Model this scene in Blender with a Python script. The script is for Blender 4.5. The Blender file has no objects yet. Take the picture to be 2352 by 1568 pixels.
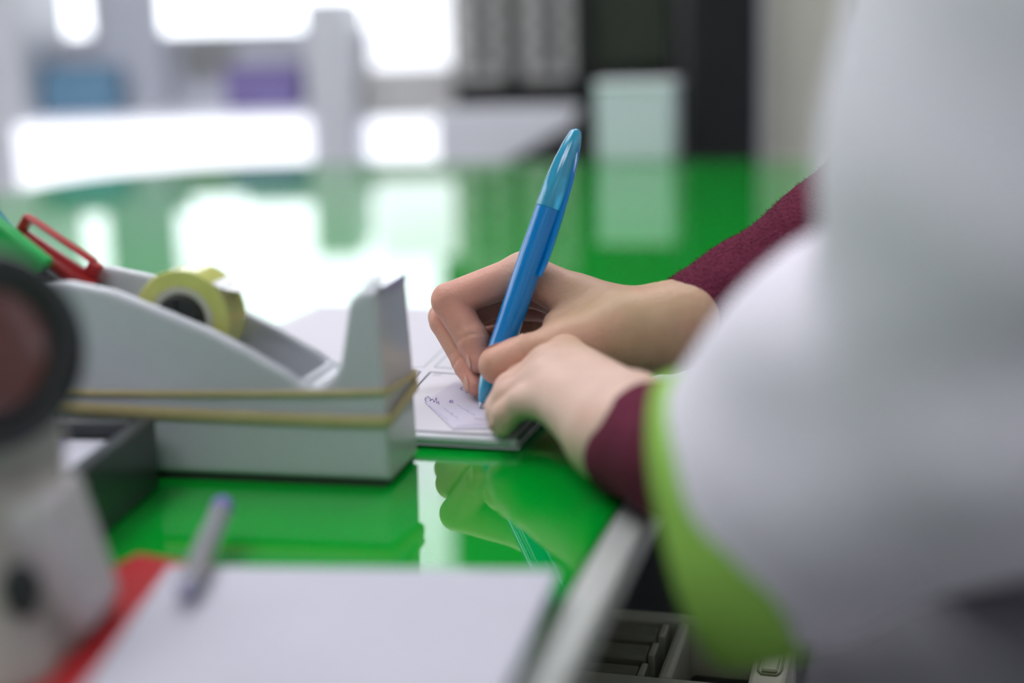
import bpy, bmesh, math, random
import numpy as np
from mathutils import Vector, Matrix, Quaternion

# ------------------------------------------------------------------ camera, world, lights
# Units are metres.  The green counter top is the plane z = 0, the floor is z = -0.92.
S = bpy.context.scene
COL = S.collection
cam_d = bpy.data.cameras.new('camera')
cam = bpy.data.objects.new('camera', cam_d)
COL.objects.link(cam)
cam_d.sensor_width = 36.0
cam_d.lens = 50.0
cam_d.clip_start = 0.02
cam.location = (0, 0, 0.182)
_p, _r = math.radians(12), 0.028
_f = Vector((0, math.cos(_p), -math.sin(_p)))
_u = Vector((0, math.sin(_p), math.cos(_p)))
_x = Vector((1, 0, 0))
_up = _u * math.cos(_r) + _x * math.sin(_r)
_ri = _x * math.cos(_r) - _u * math.sin(_r)
cam.rotation_euler = Matrix((_ri, _up, -_f)).transposed().to_euler()
cam_d.dof.use_dof = True
cam_d.dof.focus_distance = 0.718
cam_d.dof.aperture_fstop = 2.4
S.camera = cam

S.view_settings.view_transform = 'Standard'
S.view_settings.look = 'None'
S.view_settings.gamma = 1.0
S.view_settings.use_curve_mapping = False
S.view_settings.exposure = -0.12

W = bpy.data.worlds.new('world')
S.world = W
W.use_nodes = True
W.node_tree.nodes['Background'].inputs[0].default_value = (0.90, 0.92, 1.0, 1)
W.node_tree.nodes['Background'].inputs[1].default_value = 3.6

PANEL_POWER = 7.6          # radiance of the ceiling light diffusers
try:
    S.cycles.use_denoising = True
    S.cycles.max_bounces = 10
    S.cycles.diffuse_bounces = 4
    S.cycles.glossy_bounces = 5
    S.cycles.transmission_bounces = 8
    S.cycles.sample_clamp_indirect = 6.0
    S.cycles.caustics_reflective = False
    S.cycles.caustics_refractive = False
except Exception:
    pass

# ------------------------------------------------------------------ materials
def mat(name, color, rough=0.5, metal=0.0, spec=0.5, noise=0.0, nscale=40.0, bump=0.0, bscale=200.0, bdist=0.001,
        trans=0.0, ior=1.5, emit=None, coat=0.0, alpha=1.0, sss=0.0, attr=None, detail=3.0):
    m = bpy.data.materials.new(name)
    m.use_nodes = True
    nt = m.node_tree
    b = nt.nodes['Principled BSDF']
    b.inputs['Base Color'].default_value = (*color, 1)
    b.inputs['Roughness'].default_value = rough
    b.inputs['Metallic'].default_value = metal
    b.inputs['IOR'].default_value = ior
    b.inputs['Specular IOR Level'].default_value = spec
    b.inputs['Transmission Weight'].default_value = trans
    b.inputs['Coat Weight'].default_value = coat
    b.inputs['Coat Roughness'].default_value = 0.03
    b.inputs['Alpha'].default_value = alpha
    if sss:
        b.inputs['Subsurface Weight'].default_value = sss
        b.inputs['Subsurface Radius'].default_value = (0.008, 0.003, 0.0015)
        b.inputs['Subsurface Scale'].default_value = 0.6
    tc = nt.nodes.new('ShaderNodeTexCoord')
    src = None
    if attr:
        a = nt.nodes.new('ShaderNodeAttribute')
        a.attribute_name = attr
        src = a.outputs['Color']
    if noise > 0:
        n = nt.nodes.new('ShaderNodeTexNoise')
        n.inputs['Scale'].default_value = nscale
        n.inputs['Detail'].default_value = detail
        nt.links.new(tc.outputs['Object'], n.inputs['Vector'])
        mr = nt.nodes.new('ShaderNodeMapRange')
        mr.inputs['To Min'].default_value = 1 - noise
        mr.inputs['To Max'].default_value = 1 + noise
        nt.links.new(n.outputs['Fac'], mr.inputs['Value'])
        mx = nt.nodes.new('ShaderNodeVectorMath')
        mx.operation = 'SCALE'
        if src is not None:
            nt.links.new(src, mx.inputs[0])
        else:
            mx.inputs[0].default_value = color
        nt.links.new(mr.outputs['Result'], mx.inputs['Scale'])
        src = mx.outputs['Vector']
    if src is not None:
        nt.links.new(src, b.inputs['Base Color'])
    if bump > 0:
        n2 = nt.nodes.new('ShaderNodeTexNoise')
        n2.inputs['Scale'].default_value = bscale
        n2.inputs['Detail'].default_value = 4
        nt.links.new(tc.outputs['Object'], n2.inputs['Vector'])
        bp = nt.nodes.new('ShaderNodeBump')
        bp.inputs['Strength'].default_value = bump
        bp.inputs['Distance'].default_value = bdist
        nt.links.new(n2.outputs['Fac'], bp.inputs['Height'])
        nt.links.new(bp.outputs['Normal'], b.inputs['Normal'])
    if emit:
        b.inputs['Emission Color'].default_value = (*emit[0], 1)
        b.inputs['Emission Strength'].default_value = emit[1]
    return m

M = dict(
    green=mat('green_glass', (0.0, 0.30, 0.022), 0.025, spec=0.5, noise=0.04, nscale=6),
    whiteedge=mat('white_edge_strip', (0.50, 0.52, 0.50), 0.35, noise=0.05, nscale=60),
    laminate=mat('white_laminate', (0.55, 0.57, 0.58), 0.4, noise=0.04),
    plastic=mat('white_plastic', (0.54, 0.565, 0.61), 0.22, noise=0.02, nscale=80, bump=0.03, bscale=900, bdist=0.0002),
    darkrubber=mat('dark_rubber', (0.02, 0.022, 0.022), 0.6, noise=0.1),
    steel=mat('brushed_steel', (0.62, 0.62, 0.65), 0.28, metal=1.0, noise=0.05, nscale=300),
    tape=mat('yellow_tape', (0.72, 0.74, 0.22), 0.12, noise=0.08, nscale=200, trans=0.15),
    tapecore=mat('tape_core', (0.55, 0.56, 0.46), 0.6, noise=0.06, nscale=150),
    tapefilm=mat('tape_film', (0.9, 0.92, 0.9), 0.1, trans=0.75, noise=0.02),
    band=mat('rubber_band', (0.52, 0.43, 0.22), 0.5, noise=0.1, nscale=120),
    blackplastic=mat('black_plastic', (0.018, 0.020, 0.022), 0.35, noise=0.1),
    greyplastic=mat('dark_grey_plastic', (0.035, 0.042, 0.045), 0.3, noise=0.08),
    paper=mat('paper', (0.53, 0.53, 0.605), 0.75, spec=0.15, noise=0.03, nscale=25, bump=0.05, bscale=300, bdist=0.0003),
    paperedge=mat('paper_edge', (0.50, 0.52, 0.56), 0.8, noise=0.12, nscale=400),
    formpaper=mat('form_paper', (0.62, 0.61, 0.66), 0.7, spec=0.15, noise=0.02, nscale=25),
    slip=mat('slip_paper', (0.57, 0.55, 0.655), 0.7, spec=0.15, noise=0.02, nscale=40),
    slipline=mat('faded_purple', (0.50, 0.48, 0.66), 0.7, spec=0.03, noise=0.02),
    faintline=mat('faint_print', (0.62, 0.62, 0.72), 0.7, spec=0.03, noise=0.02),
    ink=mat('purple_ink', (0.27, 0.22, 0.48), 0.6, spec=0.03, noise=0.05),
    print=mat('dark_print', (0.06, 0.08, 0.11), 0.6, spec=0.03, noise=0.05),
    fadeprint=mat('faded_print', (0.36, 0.37, 0.46), 0.6, spec=0.03, noise=0.05),
    greenprint=mat('green_grey_print', (0.25, 0.34, 0.31), 0.6, spec=0.03, noise=0.05),
    acrylic=mat('clear_acrylic', (0.80, 0.82, 0.86), 0.10, trans=0.65, noise=0.02),
    red=mat('red_plastic', (0.42, 0.012, 0.018), 0.3, noise=0.06),
    redcap=mat('red_cap', (0.42, 0.022, 0.025), 0.28, noise=0.06),
    greencap=mat('green_cap', (0.01, 0.42, 0.085), 0.3, noise=0.06),
    bluecap=mat('blue_cap', (0.02, 0.26, 0.42), 0.3, noise=0.06),
    beige=mat('beige_plastic', (0.44, 0.42, 0.385), 0.5, noise=0.05, nscale=60),
    palegrey=mat('pale_grey_plastic', (0.55, 0.52, 0.53), 0.45, noise=0.05, nscale=60),
    window_red=mat('dark_red_window', (0.17, 0.055, 0.05), 0.10, noise=0.1, coat=0.5),
    penblue=mat('pen_blue', (0.0, 0.20, 0.56), 0.14, spec=0.3, noise=0.03, coat=0.5),
    penclear=mat('pen_clear_blue', (0.04, 0.46, 0.76), 0.10, trans=0.35, noise=0.03, coat=0.5),
    penplug=mat('pen_plug', (0.55, 0.80, 0.90), 0.4, noise=0.03),
    clearpen=mat('clear_pen', (0.62, 0.64, 0.70), 0.08, trans=0.55, noise=0.02),
    purpleplug=mat('purple_plug', (0.20, 0.15, 0.55), 0.3, noise=0.04),
    inkgrey=mat('ink_tube', (0.22, 0.22, 0.34), 0.4, noise=0.05),
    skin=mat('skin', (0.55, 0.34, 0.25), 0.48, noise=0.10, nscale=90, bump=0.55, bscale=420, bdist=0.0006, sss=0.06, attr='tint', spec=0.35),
    nail=mat('nail', (0.58, 0.34, 0.26), 0.42, spec=0.15, noise=0.03),
    wool=mat('maroon_wool', (0.155, 0.027, 0.057), 0.9, noise=0.55, nscale=700, bump=1.0, bscale=650, bdist=0.003, spec=0.1),
    shaded_lower_garment=mat('shade_grey_cloth', (0.27, 0.27, 0.30), 0.85, noise=0.05, nscale=60, bump=0.15, bscale=600, bdist=0.0005, spec=0.2),  # darker than the coat: shade put into the cloth colour
    coat=mat('coat_cloth', (0.80, 0.765, 0.855), 0.85, noise=0.03, nscale=30, bump=0.15, bscale=600, bdist=0.0005, spec=0.2),
    lime=mat('lime_cloth', (0.27, 0.52, 0.09), 0.85, noise=0.05, nscale=60, bump=0.15, bscale=600, bdist=0.0005, spec=0.2),
    hair=mat('dark_hair', (0.03, 0.018, 0.012), 0.5, noise=0.3, nscale=300),
    cream=mat('cream_plastic', (0.52, 0.54, 0.42), 0.4, noise=0.05, nscale=60),
    creamdark=mat('olive_grey_plastic', (0.24, 0.25, 0.18), 0.45, noise=0.06),
    wallpaint=mat('wall_paint', (0.74, 0.75, 0.78), 0.8, noise=0.03, nscale=8),
    floor=mat('floor_vinyl', (0.50, 0.50, 0.50), 0.35, noise=0.1, nscale=10),
    ceiling=mat('ceiling_paint', (0.75, 0.75, 0.75), 0.9, noise=0.02, nscale=10),
    frame=mat('white_frame', (0.80, 0.82, 0.88), 0.35, noise=0.02),
    glass=mat('window_glass', (0.95, 0.98, 0.97), 0.0, trans=1.0, ior=1.05, noise=0.01),
    lilac=mat('lilac_grey_panel', (0.66, 0.68, 0.77), 0.5, noise=0.04, nscale=6),
    bluebox=mat('blue_box', (0.17, 0.34, 0.50), 0.5, noise=0.15, nscale=14),
    purplebox=mat('purple_box', (0.27, 0.22, 0.50), 0.5, noise=0.2, nscale=12),
    greybeige=mat('grey_beige', (0.55, 0.55, 0.53), 0.6, noise=0.05, nscale=10),
    mintpanel=mat('mint_card', (0.30, 0.48, 0.36), 0.6, noise=0.05),
    black=mat('black_lacquer', (0.008, 0.009, 0.010), 0.3, noise=0.1),
    darkgrey=mat('dark_grey', (0.035, 0.038, 0.042), 0.5, noise=0.1),
    olivedark=mat('dark_olive', (0.035, 0.05, 0.03), 0.6, noise=0.2, nscale=8),
    creamwall=mat('cream_panel', (0.62, 0.62, 0.54), 0.6, noise=0.04, nscale=6),
    signgreen=mat('sign_green', (0.10, 0.42, 0.06), 0.5, noise=0.05),
    glowing_white=mat('glowing_white_panel', (0.85, 0.88, 0.95), 0.5, emit=((0.93, 0.94, 1.0), 1.35), noise=0.01),  # emissive white for the bright fronts of the background stands
    lampglow=mat('lamp_diffuser', (0.9, 0.9, 0.9), 0.6, emit=((0.975, 0.95, 1.0), PANEL_POWER), noise=0.01),
)

# ------------------------------------------------------------------ helpers
def tag(o, label=None, cat=None, group=None, kind=None):
    if label: o['label'] = label
    if cat: o['category'] = cat
    if group: o['group'] = group
    if kind: o['kind'] = kind
    return o

def empty(name, loc=(0, 0, 0), rz=0.0, label=None, cat=None, group=None):
    o = bpy.data.objects.new(name, None)
    o.empty_display_size = 0.02
    COL.objects.link(o)
    o.location = loc
    o.rotation_euler = (0, 0, rz)
    return tag(o, label, cat, group)

def smooth(me, angle=35):
    n = len(me.polygons)
    if n:
        me.polygons.foreach_set('use_smooth', [True] * n)
        try:
            me.set_sharp_from_angle(angle=math.radians(angle))
        except Exception:
            pass

def obj(name, bm, m, parent=None, smooth_angle=35, bevel=0.0, seg=2):
    me = bpy.data.meshes.new(name)
    if bm.faces:
        bmesh.ops.recalc_face_normals(bm, faces=bm.faces)
    bm.to_mesh(me)
    bm.free()
    if smooth_angle: smooth(me, smooth_angle)
    o = bpy.data.objects.new(name, me)
    COL.objects.link(o)
    me.materials.append(m)
    if parent: o.parent = parent
    if bevel > 0:
        md = o.modifiers.new('bevel', 'BEVEL')
        md.width = bevel
        md.segments = seg
        md.limit_method = 'ANGLE'
    return o

def mesh_obj(name, v, f, m, parent=None, ang=None):
    me = bpy.data.meshes.new(name)
    me.from_pydata([tuple(map(float, a)) for a in v], [], [tuple(map(int, a)) for a in f])
    me.validate()
    me.update()
    n = len(me.polygons)
    me.polygons.foreach_set('use_smooth', [True] * n)
    if ang:
        me.set_sharp_from_angle(angle=math.radians(ang))
    o = bpy.data.objects.new(name, me)
    COL.objects.link(o)
    me.materials.append(m)
    if parent: o.parent = parent
    return o

def box(bm, c, s, rz=0.0, rot=None):
    mx = Matrix.Translation(Vector(c)) @ (rot.to_4x4() if rot else Matrix.Rotation(rz, 4, 'Z')) @ Matrix.Diagonal((*s, 1))
    bmesh.ops.create_cube(bm, size=1.0, matrix=mx)

def bx(c, s, rz=0.0, rot=None):
    bm = bmesh.new()
    box(bm, c, s, rz, rot)
    return bm

def frame_axes(d):
    d = Vector(d).normalized()
    a = Vector((0, 0, 1)) if abs(d.z) < 0.9 else Vector((1, 0, 0))
    x = d.cross(a).normalized()
    y = d.cross(x).normalized()
    return d, x, y

def lathe(bm, p0, d, prof, seg=32, caps=True):
    """prof: list of (t, r) along d from p0"""
    d, x, y = frame_axes(d)
    p0 = Vector(p0)
    rings = []
    for t, r in prof:
        rings.append([bm.verts.new(p0 + d * t + (x * math.cos(2 * math.pi * k / seg) + y * math.sin(2 * math.pi * k / seg)) * r) for k in range(seg)])
    for a, b in zip(rings, rings[1:]):
        for k in range(seg):
            bm.faces.new((a[k], a[(k + 1) % seg], b[(k + 1) % seg], b[k]))
    if caps:
        bm.faces.new(rings[0])
        bm.faces.new(rings[-1][::-1])

def tube(bm, pts, rad, seg=8, closed=False, flat=None):
    """tube along pts; flat=(w,h) gives a flat rectangular ribbon section oriented with z"""
    pts = [Vector(p) for p in pts]
    n = len(pts)
    rings = []
    for i, p in enumerate(pts):
        if closed:
            t = pts[(i + 1) % n] - pts[i - 1]
        else:
            t = pts[min(i + 1, n - 1)] - pts[max(i - 1, 0)]
        t.normalize()
        a = Vector((0, 0, 1)) if abs(t.z) < 0.95 else Vector((1, 0, 0))
        x = t.cross(a).normalized()
        y = x.cross(t).normalized()
        r = rad[i] if isinstance(rad, (list, tuple)) else rad
        ring = []
        for k in range(seg):
            an = 2 * math.pi * k / seg
            if flat:
                ring.append(bm.verts.new(p + x * math.cos(an) * flat[0] + y * math.sin(an) * flat[1]))
            else:
                ring.append(bm.verts.new(p + x * math.cos(an) * r + y * math.sin(an) * r))
        rings.append(ring)
    m = n if closed else n - 1
    for i in range(m):
        a, b = rings[i], rings[(i + 1) % n]
        for k in range(seg):
            bm.faces.new((a[k], a[(k + 1) % seg], b[(k + 1) % seg], b[k]))
    if not closed:
        bm.faces.new(rings[0])
        bm.faces.new(rings[-1][::-1])

def prism(bm, poly, z0, z1):
    a = [bm.verts.new((x, y, z0)) for x, y in poly]
    b = [bm.verts.new((x, y, z1)) for x, y in poly]
    n = len(poly)
    bm.faces.new(a[::-1])
    bm.faces.new(b)
    for i in range(n):
        bm.faces.new((a[i], a[(i + 1) % n], b[(i + 1) % n], b[i]))

# --- signed distance modelling: shapes are blended on a grid and skinned with surface nets
def cap(P, a, b, ra, rb):
    a = np.asarray(a, np.float32); b = np.asarray(b, np.float32)
    ab = b - a
    q = P - a
    t = np.clip((q @ ab) / max(float(ab @ ab), 1e-12), 0, 1)
    q = q - t[:, None] * ab
    return np.sqrt((q * q).sum(1)) - (ra + (rb - ra) * t)

def ell(P, c, ax, r):
    """ellipsoid with axes rows of ax and radii r (approximate distance)"""
    q = (P - np.asarray(c, np.float32)) @ np.asarray(ax, np.float32).T
    r = np.asarray(r, np.float32)
    k0 = np.sqrt(((q / r) ** 2).sum(1))
    k1 = np.sqrt(((q / (r * r)) ** 2).sum(1)) + 1e-9
    return k0 * (k0 - 1) / k1

def smin(a, b, k):
    h = np.clip(0.5 + 0.5 * (b - a) / k, 0, 1)
    return b * (1 - h) + a * h - k * h * (1 - h)

def smax(a, b, k):
    return -smin(-a, -b, k)

def chain(P, pts, rad, k=0.004):
    d = None
    for i in range(len(pts) - 1):
        e = cap(P, pts[i], pts[i + 1], rad[i], rad[i + 1])
        d = e if d is None else smin(d, e, k)
    return d

def grid(lo, hi, h):
    ax = [np.arange(lo[i], hi[i] + h, h, dtype=np.float32) for i in range(3)]
    X, Y, Z = np.meshgrid(*ax, indexing='ij')
    return np.stack([X.ravel(), Y.ravel(), Z.ravel()], 1), X.shape

def surface_nets(D, lo, h):
    nx, ny, nz = D.shape
    ins = D < 0
    c = [(i, j, k) for i in (0, 1) for j in (0, 1) for k in (0, 1)]
    sl = lambda A, o: A[o[0]:nx - 1 + o[0], o[1]:ny - 1 + o[1], o[2]:nz - 1 + o[2]]
    cnt = sum(sl(ins, o).astype(np.int8) for o in c)
    act = (cnt > 0) & (cnt < 8)
    idx = -np.ones(act.shape, np.int64)
    cells = np.argwhere(act)
    idx[act] = np.arange(len(cells))
    acc = np.zeros((len(cells), 3)); num = np.zeros(len(cells))
    cv = {o: D[cells[:, 0] + o[0], cells[:, 1] + o[1], cells[:, 2] + o[2]] for o in c}
    for o in c:
        for ax in range(3):
            if o[ax] == 0:
                o2 = tuple(1 if i == ax else o[i] for i in range(3))
                a, b = cv[o], cv[o2]
                m = (a < 0) != (b < 0)
                t = np.where(m, a / np.where(m, a - b, 1), 0)
                p = np.zeros((len(cells), 3))
                for i in range(3):
                    p[:, i] = o[i]
                p[:, ax] = t
                acc += p * m[:, None]
                num += m
    V = (cells + acc / num[:, None]) * h + np.asarray(lo)
    F = []
    for ax in range(3):
        a1, a2 = [(1, 2), (2, 0), (0, 1)][ax]
        s0 = [slice(None)] * 3; s1 = [slice(None)] * 3
        s0[ax] = slice(0, -1); s1[ax] = slice(1, None)
        for a in (a1, a2):
            s0[a] = slice(1, -1); s1[a] = slice(1, -1)
        A = ins[tuple(s0)]; B = ins[tuple(s1)]
        e = np.argwhere(A != B)
        if not len(e): continue
        e[:, a1] += 1; e[:, a2] += 1
        sgn = ins[e[:, 0], e[:, 1], e[:, 2]]
        def at(d1, d2):
            g = e.copy(); g[:, a1] += d1; g[:, a2] += d2
            return idx[g[:, 0], g[:, 1], g[:, 2]]
        q = np.stack([at(-1, -1), at(0, -1), at(0, 0), at(-1, 0)], 1)
        q = np.where(sgn[:, None], q, q[:, ::-1])
        F.append(q)
    F = np.concatenate(F)
    return V, F

def sdf_mesh(fn, lo, hi, h):
    P, shp = grid(lo, hi, h)
    D = fn(P).reshape(shp)
    return surface_nets(D, lo, h)

def poly_sdf(px, pz, poly):
    """2-D signed distance to polygon"""
    n = len(poly)
    d = np.full(px.shape, 1e9, np.float32)
    s = np.ones(px.shape, np.float32)
    for i in range(n):
        ax_, az = poly[i]; bx_, bz = poly[i - 1]
        ex, ez = bx_ - ax_, bz - az
        wx, wz = px - ax_, pz - az
        t = np.clip((wx * ex + wz * ez) / (ex * ex + ez * ez + 1e-12), 0, 1)
        dx, dz = wx - ex * t, wz - ez * t
        d = np.minimum(d, dx * dx + dz * dz)
        c1 = pz >= az; c2 = pz < bz; c3 = ex * wz > ez * wx
        m = (c1 & c2 & c3) | (~c1 & ~c2 & ~c3)
        s = np.where(m, -s, s)
    return s * np.sqrt(d)

def lerp(a, b, t):
    return tuple(a[i] + (b[i] - a[i]) * t for i in range(3))

# ------------------------------------------------------------------ room shell
def struct(name, bm, m, parent=None, bevel=0.0):
    o = obj(name, bm, m, parent, bevel=bevel)
    if parent is None: o['kind'] = 'structure'
    return o

X0, X1, Y0, Y1, ZF, ZC = -2.6, 2.2, -1.6, 3.95, -0.92, 1.75
struct('floor', bx(((X0 + X1) / 2, (Y0 + Y1) / 2, ZF - 0.05), (X1 - X0 + 0.4, Y1 - Y0 + 0.4, 0.1)), M['floor'])
struct('ceiling', bx(((X0 + X1) / 2, (Y0 + Y1) / 2, ZC + 0.05), (X1 - X0 + 0.4, Y1 - Y0 + 0.4, 0.1)), M['ceiling'])
# left wall with the shop front window
LY0, LY1, LZ0, LZ1 = 0.45, 3.5, -0.05, 1.5
bm = bmesh.new()
def lpiece(ya, yb, za, zb): box(bm, (X0 - 0.05, (ya + yb) / 2, (za + zb) / 2), (0.1, yb - ya, zb - za))
lpiece(Y0 - 0.1, LY0, ZF, ZC); lpiece(LY1, Y1 + 0.1, ZF, ZC); lpiece(LY0, LY1, ZF, LZ0); lpiece(LY0, LY1, LZ1, ZC)
struct('wall_left', bm, M['wallpaint'])
win2 = empty('window_2', (X0 - 0.05, (LY0 + LY1) / 2, LZ0)); win2['kind'] = 'structure'
lw, lh = LY1 - LY0, LZ1 - LZ0
bm = bmesh.new()
for sy in (-1, 1): box(bm, (0, sy * (lw / 2 - 0.02), lh / 2), (0.08, 0.04, lh))
for z in (0.02, lh - 0.02): box(bm, (0, 0, z), (0.08, lw, 0.04))
obj('window_frame', bm, M['frame'], win2, bevel=0.003)
for sy in (-1, 1):
    obj('mullion', bx((0, sy * lw / 6, lh / 2), (0.05, 0.03, lh)), M['frame'], win2, bevel=0.003)
for sy in (-1, 0, 1):
    obj('pane', bx((0, sy * lw / 3, lh / 2), (0.006, lw / 3 - 0.02, lh - 0.04)), M['glass'], win2)
struct('wall_right', bx((X1 + 0.05, (Y0 + Y1) / 2, (ZF + ZC) / 2), (0.1, Y1 - Y0 + 0.2, ZC - ZF)), M['wallpaint'])
struct('wall_front', bx(((X0 + X1) / 2, Y0 - 0.05, (ZF + ZC) / 2), (X1 - X0, 0.1, ZC - ZF)), M['wallpaint'])
# back wall round a large shop window
WX0, WX1, WZ0, WZ1 = -1.40, -0.115, 0.20, 1.62
bm = bmesh.new()
def wpiece(xa, xb, za, zb): box(bm, ((xa + xb) / 2, Y1 + 0.05, (za + zb) / 2), (xb - xa, 0.1, zb - za))
wpiece(X0, WX0, ZF, ZC); wpiece(WX1, X1, ZF, ZC); wpiece(WX0, WX1, ZF, WZ0); wpiece(WX0, WX1, WZ1, ZC)
struct('wall_back', bm, M['wallpaint'])
win = empty('window_1', ((WX0 + WX1) / 2, Y1 + 0.05, WZ0)); win['kind'] = 'structure'
ww, wh = WX1 - WX0, WZ1 - WZ0
bm = bmesh.new()
for sx in (-1, 1): box(bm, (sx * (ww / 2 - 0.012), 0, wh / 2), (0.024, 0.08, wh))
for z in (0.012, wh - 0.012): box(bm, (0, 0, z), (ww, 0.08, 0.024))
obj('window_frame', bm, M['frame'], win, bevel=0.003)
obj('mullion', bx((-0.32, 0, wh * 0.5), (0.10, 0.05, wh)), M['frame'], win, bevel=0.003)
obj('pane', bx((-ww / 4 - 0.17, 0.0, wh / 2), (ww / 2 - 0.35, 0.006, wh - 0.03)), M['glass'], win)
obj('pane', bx((ww / 4 - 0.14, 0.0, wh / 2), (ww / 2 + 0.25, 0.006, wh - 0.03)), M['glass'], win)
struct('baseboard_back', bx((0, Y1 - 0.008, ZF + 0.05), (X1 - X0, 0.016, 0.1)), M['frame'], bevel=0.003)

# ceiling lamps; fill panels are unseen extras that brighten the coat and background
for i, (lx, ly, lab) in enumerate([(-0.95, -0.55, 'square white ceiling light panel behind the camera'),
                                   (-1.0, 0.65, 'square white ceiling light panel left of the counter'),
                                   (-0.25, -1.05, 'added square fill light panel on the ceiling in the row behind the camera, nearer the counter'),
                                   (-1.45, 1.45, 'added square fill light panel on the ceiling near the left shop window'),
                                   (-0.62, 1.12, 'added square fill light panel on the ceiling between the left window and the counter'),
                                   (0.05, 1.45, 'added square fill light panel on the ceiling above the middle of the counter'),
                                   (-0.70, 1.75, 'square white ceiling light panel above the left far end of the counter'),
                                   (0.50, 1.85, 'square white ceiling light panel above the dark cabinets')]):
    t = empty('ceiling_or_fill_light', (lx, ly, ZC - 0.04), 0, lab, 'ceiling light', 'ceiling light panels')
    bm = bmesh.new()
    for s in (-1, 1):
        box(bm, (s * 0.31, 0, 0.02), (0.02, 0.64, 0.04)); box(bm, (0, s * 0.31, 0.02), (0.6, 0.02, 0.04))
    obj('housing', bm, M['frame'], t, bevel=0.002)
    obj('diffuser', bx((0, 0, 0.018), (0.598, 0.598, 0.012)), M['lampglow'], t)

# ------------------------------------------------------------------ counter (rotated 15 degrees; local x = across, local y = along)
CR = -math.radians(15.6)
counter = empty('counter', (0.0421, 0.5435, 0.0), CR, 'long counter topped with glossy green glass and a white edge strip', 'counter')
# local frame: x = 0 is the inner line of the white strip, y runs to the far end
CL, CN, CFAR, RC = -1.05, -1.35, 1.545, 0.30
poly = [(0, CN), (0, CFAR)]
for k in range(0, 13):
    a = math.pi / 2 + k / 12 * math.pi / 2
    poly.append((CL + RC + RC * math.cos(a), CFAR - RC + RC * math.sin(a)))
poly.append((CL, CN))
bm = bmesh.new(); prism(bm, poly, -0.010, 0.0)
obj('glass_top', bm, M['green'], counter, bevel=0.0012)
bm = bmesh.new(); box(bm, (0.0072, (CN + CFAR) / 2, -0.0075), (0.0144, CFAR - CN, 0.013))
obj('edge_strip', bm, M['whiteedge'], counter, bevel=0.002)
bm = bmesh.new(); prism(bm, [(x * 0.98 - 0.016, y * 0.995) for x, y in poly], -0.032, -0.0102)
obj('top_board', bm, M['laminate'], counter)
bm = bmesh.new(); prism(bm, [(max(x, CL + 0.03) * 1.0 - 0.26 * (x > -0.1), y - (0.03 if y > 1 else 0)) for x, y in poly], -0.92, -0.0322)
obj('cabinet_base', bm, M['laminate'], counter)
# lower worktop on the staff side, under the glass edge
obj('lower_worktop', bx((-0.1025, 0.30, -0.225), (0.315, 1.9, 0.025)), M['darkgrey'], counter, bevel=0.003)
obj('worktop_panel', bx((0.03, 0.30, -0.58), (0.02, 1.86, 0.68)), M['darkgrey'], counter)

# ------------------------------------------------------------------ far background
def far_box(name, xa, xb, y, za, zb, dep, m, parent=None, bevel=0.004):
    return obj(name, bx(((xa + xb) / 2, y + dep / 2, (za + zb) / 2), (xb - xa, dep, zb - za)), m, parent, bevel=bevel)

# white display stand with glowing shelf front (left), everything at Y about 3.1
DY = 3.12
ds = empty('display_stand', (-0.72, DY, ZF), 0, 'white display stand with a glowing lower front, left behind the counter', 'display stand')
def dpart(name, xa, xb, ya, za, zb, dep, m):   # world extents -> local part
    return obj(name, bx(((xa + xb) / 2 + 0.72, ya + dep / 2 - DY, (za + zb) / 2 - ZF), (xb - xa, dep, zb - za)), m, ds, bevel=0.004)
dpart('side_post', -1.13, -1.03, DY - 0.02, ZF, 0.44, 0.34, M['frame'])
dpart('side_post', -0.425, -0.325, DY - 0.02, ZF, 0.275, 0.34, M['frame'])
dpart('back_panel', -1.055, -0.762, DY + 0.30, ZF, 0.205, 0.02, M['lilac'])
dpart('back_panel', -0.762, -0.628, DY + 0.30, ZF, 0.105, 0.02, M['lilac'])
dpart('back_panel', -0.628, -0.425, DY + 0.30, ZF, 0.190, 0.02, M['lilac'])
dpart('shelf', -1.055, -0.425, DY, 0.03, 0.045, 0.30, M['frame'])
dpart('glow_front', -1.055, -0.425, DY - 0.03, -0.125, 0.028, 0.02, M['glowing_white'])
dpart('cabinet_base', -1.055, -0.425, DY, ZF, -0.13, 0.30, M['frame'])
# boxes and tubs standing on its shelf (tops of the shelf at z = 0.045)
def carton(name, x, y, w, d, h, m, label, cat, lidm=None, rz=0.0):
    t = empty(name, (x, y, 0.0452), rz, label, cat)
    obj('body', bx((0, 0, h * 0.46), (w, d, h * 0.92)), m, t, bevel=0.006)
    obj('lid', bx((0, 0, h * 0.96), (w * 1.03, d * 1.03, h * 0.08)), lidm or M['lilac'], t, bevel=0.004)
    return t
carton('carton', -0.94, DY + 0.12, 0.16, 0.10, 0.105, M['bluebox'], 'blue carton at the left on the white display shelf', 'box', M['bluebox'])
carton('carton', -0.535, DY + 0.12, 0.165, 0.10, 0.095, M['purplebox'], 'purple carton on the white display shelf near the post', 'box', M['purplebox'])
dc = empty('display_card', (-0.86, DY + 0.24, 0.0452), 0, 'tall pale grey card standing behind the blue carton, in front of the window', 'card')
obj('card', bx((0, 0, 0.27), (0.15, 0.012, 0.54)), M['lilac'], dc, bevel=0.003)
obj('foot', bx((0, 0.0, 0.008), (0.12, 0.06, 0.016)), M['frame'], dc, bevel=0.003)

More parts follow.
